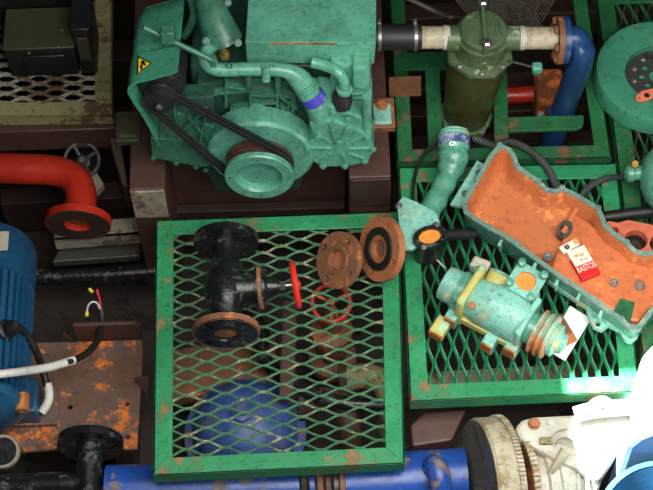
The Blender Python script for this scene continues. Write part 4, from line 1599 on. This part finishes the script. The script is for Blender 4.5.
# ------------------------------------------------------------------ blue electric motor
zm = -.10
rm = .150
mt = thing('electric_motor', 'blue finned electric motor on the rusty base plate', 'motor', P(-20, 340, ZR))
kx = P(31, 330, zm).x - rm
yA, yB, yC = P(0, 402, zm).y, P(0, 268, zm + .1).y, P(0, 236, zm + .1).y
MM = frame((kx, yA, zm), (0, 1, 0), (1, 0, 0))
Lm = yB - yA
g = G()
g.lathe(MM, [(rm * .93, 0), (rm * .93, Lm)], 48)
mb = obj('stator', g, 'blue_motor', mt)
g = G()
for i in range(40):
    a = 2 * math.pi * i / 40
    Mf = MM @ Matrix.Rotation(a, 4, 'Z')
    g.box((rm * .965, 0, Lm * .5), (rm * .10, .006, Lm * .94), Mf)
obj('cooling_fins', g, 'blue_motor', mb, sm=0)
g = G()
g.lathe(MM, [(rm * .9, Lm - .01), (rm * 1.0, Lm), (rm * 1.0, Lm + .012), (rm * 1.02, Lm + .014), (rm * 1.02, Lm + (yC - yB)), (rm * .94, Lm + (yC - yB) + .03), (rm * .6, Lm + (yC - yB) + .045), (0, Lm + (yC - yB) + .046)], 48)
fcw = obj('fan_cowl', g, 'blue_motor', mt)
g = G()
c = P(3, 241, zm + rm * .93)
g.box(c, (.03, .06, .002))
obj('label_plate', g, 'white', fcw)
g = G()
g.lathe(MM, [(.02, -.075), (rm * .35, -.07), (rm * .8, -.045), (rm * .97, -.02), (rm * .97, 0.004), (rm * .9, .004)], 40)
eb2 = obj('end_bell', g, 'blue_motor', mt)
for a in (8, 62, 118, 172):
    p = MM @ V((rm * .96 * math.cos(R(-a)), rm * .96 * math.sin(R(-a)), -.02))
    p = V((kx + rm * .96 * math.cos(R(a)), yA - .01, zm + rm * .96 * math.sin(R(a))))
    g = G()
    g.lathe(frame(p - V((0, .03, 0)), (0, 1, 0)), [(.017, 0), (.019, .004), (.019, .05)], 14)
    lg_ = obj('bolt_lug', g, 'rust_ochre', eb2, label='rusty orange bolt lug')
    bolt(lg_, p - V((0, .03, 0)), (0, -1, .1), .010, 'steel')
for x in (kx - rm * .8, kx + rm * .86):
    g = G()
    g.box((x, yA + .05, (ZR + zm - rm * .45) / 2), (.07, .1, (zm - rm * .45) - ZR))
    ft = obj('foot', g, 'blue_motor', mt, bevel=.006)
    g = G()
    g.box((x + .02, yA + .05, ZR + .008), (.12, .11, .016))
    obj('foot_plate', g, 'rust_plate', ft, bevel=.003)
gl = V(P(11, 327, zm + rm * .8))
g = G()
g.lathe(frame(gl - V((.02, .0, .02)), (.8, -.05, .6)), [(.03, 0), (.03, .01), (.022, .014), (.022, .03), (.016, .045), (0, .045)], 18)
obj('cable_gland', g, 'rubber', mt, label='black cable gland')
# cables
cb1 = thing('motor_cable', 'short black cable with a white sleeve hanging from the motor gland', 'cable', P(45, 400, ZR))
p0 = gl + V((.012, 0, .012))
g = G()
g.tube(smooth([p0, P(25, 333, zm + .05), P(35, 349, zm - .0), P(42, 368, -.16), P(47, 386, -.19)], 7), .0105, 12)
obj('sheath', g, 'rubber', cb1)
g = G()
g.tube(smooth([P(47, 383, -.187), P(49, 392, -.2), P(48, 402, -.21), P(42, 412, -.225)], 6), .0125, 12)
obj('white_sleeve', g, 'wire_white', cb1, label='white sleeve')
cb2 = thing('stripped_cable', 'black cable with a long white sleeve and bare coloured wire ends', 'cable', P(80, 360, ZR))
z2 = -.02
sl = [P(-25, 376, .08), P(0, 374, .065), P(25, 371, .04), P(50, 367, z2), P(74, 360, -.06)]
g = G()
g.tube(smooth(sl, 7), .0115, 14)
obj('white_sleeve', g, 'wire_white', cb2, label='white sleeve')
g = G()
g.tube(smooth([P(66, 362.5, -.045), P(74, 360, -.06), P(86, 354, -.10), P(96, 343, -.15), P(101, 328, -.18), P(102, 316, -.18), P(100.5, 308, -.17)], 7), .0098, 12)
obj('sheath', g, 'rubber', cb2)
for nm, mt_, pts in (('wire_core', 'wire_red', [(101, 309), (100, 301), (98.5, 295), (97, 289)]), ('wire_core', 'wire_white', [(100, 309), (97, 303), (92, 302), (88, 306), (87, 312)]), ('wire_core', 'wire_red', [(101, 308), (99, 298), (96, 291)])):
    g = G()
    g.tube(smooth([P(x, y, -.165 + .012 * i) for i, (x, y) in enumerate(pts)], 5), .0028, 8)
    w = obj(nm, g, mt_, cb2)
for x, y, dx, dy in ((87, 312, 0, 4), (89.5, 289, 3, 3)):
    g = G()
    g.tube([P(x, y, -.12), P(x + dx - .2, y + dy, -.12)], .0048, 8)
    obj('wire_terminal', g, 'wire_yellow', cb2, label='yellow wire terminal')

# ------------------------------------------------------------------ black flanged tee and cap at the bottom
zt3 = -.12
te = thing('flanged_tee', 'black flanged pipe tee in front of the rusty base plate', 'pipe fitting', P(90, 480, -.4))
c = P(90, 447, zt3)
g = G()
r3 = 33 * mpp(c)
M = frame(c, (0, -1, .05), (1, 0, 0))
g.plate(M, circ(0, 0, r3, 40), [circ(r3 * .78 * math.cos(i * math.pi / 3), r3 * .78 * math.sin(i * math.pi / 3), .008, 10) for i in range(6)], .022)
obj('flange', g, 'black', te, bevel=.002)
g = G()
g.tube(smooth([c, P(89, 462, zt3), P(88, 480, zt3), P(86, 520, zt3)], 5), 13.5 * mpp(c), 22)
obj('run', g, 'black', te)
g = G()
g.tube(smooth([P(88, 486, zt3), P(60, 484, zt3), P(20, 486, zt3), P(-30, 488, zt3)], 5), 12 * mpp(c), 20)
obj('branch', g, 'black', te)
cp_ = thing('pipe_cap', 'black round cap with a pale grey rim beside the black tee', 'cap', P(5, 465, -.3))
c = P(3, 452, -.14)
g = G()
g.lathe(frame(c, (0, -.2, 1)), [(.045, -.14), (.045, 0), (.042, .004)], 28)
obj('cap', g, 'black', cp_)
g = G()
g.ring(frame(c, (0, -.2, 1)), [(.036, .0), (.047, .0), (.045, .012), (.038, .012)], 28)
obj('rim', g, 'beam_white', cp_)

# ------------------------------------------------------------------ blue piping and dome below the centre grate
zb_ = -.17
bb = thing('blue_pump_pipe', 'thick bright blue pipe with copper coloured joint rings below the centre grate', 'pipe', P(300, 500, -.4))
a, b = P(345, 484, zb_), P(466, 476, zb_)
g = G()
g.tube([a, a.lerp(b, .5), b], .076, 26)
pp1 = obj('pipe', g, 'blue', bb)
g = G()
g.tube(smooth([P(432, 478, zb_ + .02), P(434, 466, zb_ + .085), P(437, 470, zb_ + .10), P(440, 482, zb_ + .09), P(441, 510, zb_ + .03)], 6), .030, 18)
obj('branch', g, 'blue', pp1)
a2 = P(107, 491.5, zb_)
b2 = P(300, 486, zb_)
g = G()
g.tube([a2, a2.lerp(b2, .5), b2], .07, 26)
obj('pipe', g, 'blue', bb)
dx_ = (b - a).normalized()
for i, (x, m_, r_) in enumerate([(304, 'steel_dark', .062), (312, 'blue', .068), (320, 'rust_flange', .058), (328, 'oxide', .066), (336, 'steel_dark', .056), (342, 'rust_flange', .072)]):
    c = P(x, 486 - i * .4, zb_)
    g = G()
    g.lathe(frame(c, dx_), [(r_ - .004, -.008), (r_, -.006), (r_, .007), (r_ - .004, .009)], 26)
    obj('joint_ring', g, m_, bb)
bdm = thing('blue_pump_casing', 'blue domed pump casing seen through the centre grate', 'pump', P(243, 435, -.45))
c = P(245, 432, -.36)
g = G()
g.lathe(frame(c, (0, 0, 1)), [(.15, -.12), (.15, .0), (.145, .03), (.13, .07), (.095, .105), (.05, .125), (0, .13)], 36)
cs = obj('casing', g, 'blue_dull', bdm)
g = G()
g.lathe(frame(c + V((0, 0, .12)), (0, 0, 1)), [(.03, 0), (.03, .02), (.018, .024), (.018, .04), (0, .04)], 8)
obj('filler_cap', g, 'blue_dull', cs)
g = G()
g.ring(frame(c + V((0, 0, -.02)), (0, 0, 1)), [(.145, -.012), (.172, -.012), (.172, .012), (.145, .012)], 36)
cr = obj('casing_flange', g, 'blue_dull', bdm)
for i in range(10):
    a = i * math.pi / 5
    bolt(cr, c + V((.161 * math.cos(a), .161 * math.sin(a), -.008)), (0, 0, 1), .008, 'rust_orange')
# red ring, dark column and rusty lumps under the mesh
rr2 = thing('gate_valve', 'gate valve with a red ringed handwheel seen through the centre grate', 'valve', P(331, 330, -.5))
c = P(331, 303, -.10)
M = frame(c, (0, -.25, 1))
rk = 19 * mpp(c)
g = G()
g.tube([M @ V((rk * math.cos(t), rk * math.sin(t), 0)) for t in [2 * math.pi * i / 32 for i in range(32)]], .007, 10, closed=True)
hh = obj('handwheel', g, 'red', rr2)
for i in range(3):
    a = i * 2 * math.pi / 3 + .5
    g = G()
    g.tube([M @ V((0, 0, -.004)), M @ V((rk * math.cos(a), rk * math.sin(a), 0))], .005, 8)
    obj('spoke', g, 'rust', hh)
g = G()
g.lathe(frame(c - V((0, 0, .36)), (0, 0, 1)), [(.07, 0), (.07, .03), (.04, .05), (.05, .12), (.06, .16), (.06, .2), (.03, .22), (.022, .3), (.01, .34), (.01, .37), (0, .37)], 22)
obj('body', g, 'rust_flange', rr2)
g = G()
a, b = P(290, 300, -.2), P(286, 395, -.2)
g.prism([a - V((.02, 0, 0)), a + V((.02, 0, 0)), b + V((.02, 0, 0)), b - V((.02, 0, 0))], (0, 0, -.05))
tag(obj('steel_bar', g, 'oxide', None, sm=0, bevel=.004), 'brown steel bar running under the centre grate beside the red ringed valve', 'bar')
for k, (x, y, z, r_, lab) in enumerate([(338, 398, -.33, .042, 'rusty crusted pipe elbow under the grate beside the blue pump casing'), (378, 376, -.33, .046, 'large pale rusted pipe elbow under the grate below the red ringed valve')]):
    c = P(x, y, z)
    t = thing('rusty_elbow', lab, 'pipe fitting', c - V((0, 0, .2)))
    g = G()
    g.tube(smooth([c + V((-.09, 0, -.02)), c + V((-.03, 0, .0)), c + V((.02, -.03, -.0)), c + V((.03, -.09, -.04)), c + V((.03, -.11, -.12))], 5), r_ * .8, 16)
    obj('elbow', g, 'oxide' if k == 0 else 'khaki', t)
    g = G()
    g.lathe(frame(c + V((-.09, 0, -.02)), (-1, 0, 0)), [(r_, 0), (r_ * 1.25, .004), (r_ * 1.25, .02), (r_, .022)], 22)
    obj('collar', g, 'oxide_dark', t)
g = G()
g.tube(smooth([P(240, 300, -.3), P(262, 330, -.3), P(268, 365, -.3), P(330, 400, -.28), P(400, 405, -.28)], 6), .02, 12)
tag(obj('black_pipe', g, 'black', None), 'bent black pipe winding under the centre grate', 'pipe')
g = G()
g.prism([P(x, y, -.38) for x, y in [(170, 400), (275, 385), (275, 330), (170, 350)]], (0, 0, -.05))
tag(obj('rusty_plate', g, 'rust_flange', None, sm=0, bevel=.006), 'rusty brown plate lying in the bilge under the black valve', 'plate')
g = G()
g.prism([P(x, y, -.3) for x, y in [(420, 372), (600, 362), (600, 382), (420, 392)]], (0, 0, -.06))
tag(obj('steel_bar', g, 'beam_white', None, sm=0, bevel=.004), 'pale dusty steel bar under the right hand grate', 'bar')
g = G()
g.prism([P(x, y, -.12) for x, y in [(410, 425), (425, 412), (466, 409), (452, 440), (412, 446)]], (0, 0, -.06))
tag(obj('brown_plate', g, 'oxide', None, sm=0, bevel=.006), 'reddish brown steel plate between the blue pipe and the rusty wheel', 'plate')
for k, (pa, pb) in enumerate([((560, 350), (600, 345)), ((430, 330), (470, 290))]):
    c = P(pa[0], pa[1], -.35)
# ------------------------------------------------------------------ rusty drive wheel, sprocket and white gearbox
wa = V((.97, .10, -.18)).normalized()
RW = .2
wc_ = P(478, 494, -.15) + wa * .045
dw = thing('drive_wheel', 'broad rusty white drive wheel with a toothed edge', 'wheel', wc_ - V((0, 0, RW)))
Mw_ = frame(wc_, wa, (0, 0, 1))
g = G()
g.lathe(Mw_, [(.04, -.03), (.06, -.035), (RW * .55, -.03), (RW * .86, -.04), (RW * .97, -.048), (RW, -.04), (RW, .006), (RW * .97, .008)], 64)
wh = obj('wheel', g, 'white_dirty', dw)
g = G()
g.lathe(Mw_, [(.02, -.0495), (RW * .6, -.045), (RW * .9, -.05), (RW * .965, -.0492), (RW * .9, -.03), (.02, -.03)], 64)
obj('wheel_face', g, 'steel_light', wh)
g = G()
for i in range(110):
    Mt = Mw_ @ Matrix.Rotation(2 * math.pi * i / 110, 4, 'Z')
    g.box((RW * 1.0, 0, .018), (RW * .05, .0068, .016), Mt)
g.ring(Mw_, [(RW * .9, .007), (RW * .985, .007), (RW * .985, .028), (RW * .9, .028)], 64)
obj('ring_gear', g, 'white_dirty', wh, sm=0)
g = G()
g.lathe(Mw_, [(.022, -.06), (.022, .084)], 18)
obj('shaft', g, 'steel_dark', dw)
sk = thing('chain_sprocket', 'rusty chain sprocket between the drive wheel and the white gearbox', 'sprocket', wc_ + wa * .11 - V((0, 0, .15)))
RS = .148
Ms = frame(wc_ + wa * .072, wa, (0, 0, 1))
g = G()
g.lathe(Ms, [(.02, -.006), (RS, -.006), (RS, .006), (.02, .006)], 48)
sd = obj('disc', g, 'rust', sk)
g = G()
for i in range(64):
    Mt = Ms @ Matrix.Rotation(2 * math.pi * i / 64, 4, 'Z') @ Matrix.Translation((RS, 0, 0))
    g.lathe(Mt, [(.0062, -.009), (.0062, .009)], 8)
obj('roller_chain', g, 'white_dirty', sk)
gb = thing('gearbox', 'white painted gearbox with ribs and round bearing hub in sunlight', 'gearbox', P(590, 490, -.4))
Mh = frame(wc_ + wa * .085, wa, (0, 0, 1))
g = G()
g.lathe(Mh, [(.09, 0), (.105, .004), (.11, .014), (.11, .03), (.122, .034), (.122, .06), (.128, .064), (.128, .1)], 36)
obj('bearing_hub', g, 'white', gb)
g = G()
tz = -.05
q = [P(x, y, tz) for x, y in [(514, 428), (522, 419), (534, 416), (588, 413), (634, 409), (638, 420), (616, 455), (600, 480), (560, 462), (520, 440)]]
g.prism(q, (0, 0, -.05))
top = obj('top_casting', g, 'white', gb, sm=0, bevel=.012)
bolt(top, P(534, 424, tz), (0, 0, 1), .014, 'rust_orange', label='rusty bolt head')
bolt(top, P(549, 423, tz), (0, 0, 1), .008, 'white')
g = G()
q = [P(x, y, tz - .04) for x, y in [(553, 440), (614, 434), (588, 530), (560, 530)]]
g.prism(q, (0, 0, -.26))
hs_ = obj('housing', g, 'white', gb, sm=0, bevel=.02)
for k in range(4):
    x = 557 + k * 9
    a, b = P(x, 452, tz - .02), P(x + 3, 520, tz - .02)
    g = G()
    g.prism([a, a + V((.012, 0, 0)), b + V((.012, 0, 0)), b], (0, 0, -.06))
    obj('rib', g, 'white', hs_, sm=0, bevel=.003)
g = G()
g.lathe(frame(P(567, 446, tz + .0), (-.3, -.6, .6)), [(.035, -.04), (.045, -.01), (.045, .01), (.03, .014), (.028, .002), (0, .002)], 26)
ey_ = obj('eye_boss', g, 'white', gb)
g = G()
g.tube(smooth([P(566, 450, tz + .03), P(558, 462, tz + .01), P(550, 474, tz - .02)], 4), [.015, .014, .013, .012, .011, .010, .009, .009, .009], 12)
obj('lever', g, 'white_dirty', gb)
g = G()
g.box(P(548, 441, tz + .003), (.045, .02, .01))
obj('pale_pad', g, 'khaki', gb, bevel=.003)
g = G()
g.tube(smooth([P(588, 412, .0), P(596, 404, .02), P(604, 402, .02), P(612, 408, .0)], 5), .016, 12)
obj('lifting_eye', g, 'white', gb)
g = G()
g.tube(smooth([P(575, 415, tz + .03), P(595, 410, tz + .04), P(632, 407, tz + .04)], 4), .022, 14)
obj('top_pipe', g, 'white', gb)

# ------------------------------------------------------------------ sunlit containers at the corner
dr = thing('white_drum', 'white plastic drum with a domed top in bright sunlight', 'drum', P(668, 470, -.4))
cd = P(674, 378, .15)
kd = mpp(cd)
rd_ = 36 * kd
g = G()
g.lathe(frame((cd.x, cd.y, -.35), (0, 0, 1)), [(rd_ * .96, 0), (rd_, .01), (rd_, .46), (rd_ * .97, .475), (rd_ * .97, .485), (rd_, .495), (rd_, .52), (rd_ * .93, .55), (rd_ * .7, .57), (rd_ * .3, .578), (0, .578)], 44)
obj('shell', g, 'white_clean', dr)
g = G()
g.lathe(frame((cd.x, cd.y, .225), (0, 0, 1)), [(.03, 0), (.03, .018), (.026, .022), (0, .022)], 20)
obj('screw_cap', g, 'white_clean', dr)
jc = thing('jerrycan', 'pale blue plastic jerrycan behind the blue tub', 'container', P(645, 470, -.2))
yj = P(645, 462, .0).y
a_, b_ = PY(622, 462, yj), PY(690, 462, yj)
zj = PY(645, 432, yj).z
g = G()
g.prism([(a_.x, yj, -.3), (b_.x, yj, -.3), (b_.x, yj, zj), (a_.x + .06, yj, zj), (a_.x + .02, yj, zj - .04), (a_.x, yj, zj - .09)], (0, .06, 0))
obj('body', g, 'blue_pale', jc, sm=0, bevel=.015)
g = G()
g.lathe(frame((a_.x + .09, yj + .03, zj - .005), (0, 0, 1)), [(.022, 0), (.022, .022), (.018, .026), (0, .026)], 18)
obj('cap', g, 'white_clean', jc)
tb = thing('plastic_tub', 'round blue plastic tub with a rolled rim', 'tub', P(660, 520, -.3))
ct = P(667, 527, .05)
rt = 68 * mpp(ct)
g = G()
g.ring(frame((ct.x, ct.y, 0), (0, 0, 1)), [(rt * .75, -.3), (rt * .97, .045), (rt * 1.0, .05), (rt * .97, .055), (rt * .93, .045), (rt * .72, -.28)], 56)
g.lathe(frame((ct.x, ct.y, -.3), (0, 0, 1)), [(rt * .76, 0), (rt * .74, .02), (0, .02)], 40)
obj('tub', g, 'blue_motor', tb)
g = G()
g.ring(frame((ct.x, ct.y, .05), (0, 0, 1)), [(rt * .96, -.006), (rt * 1.04, -.006), (rt * 1.04, .006), (rt * .96, .008)], 56)
obj('rolled_rim', g, 'blue_tub', tb)
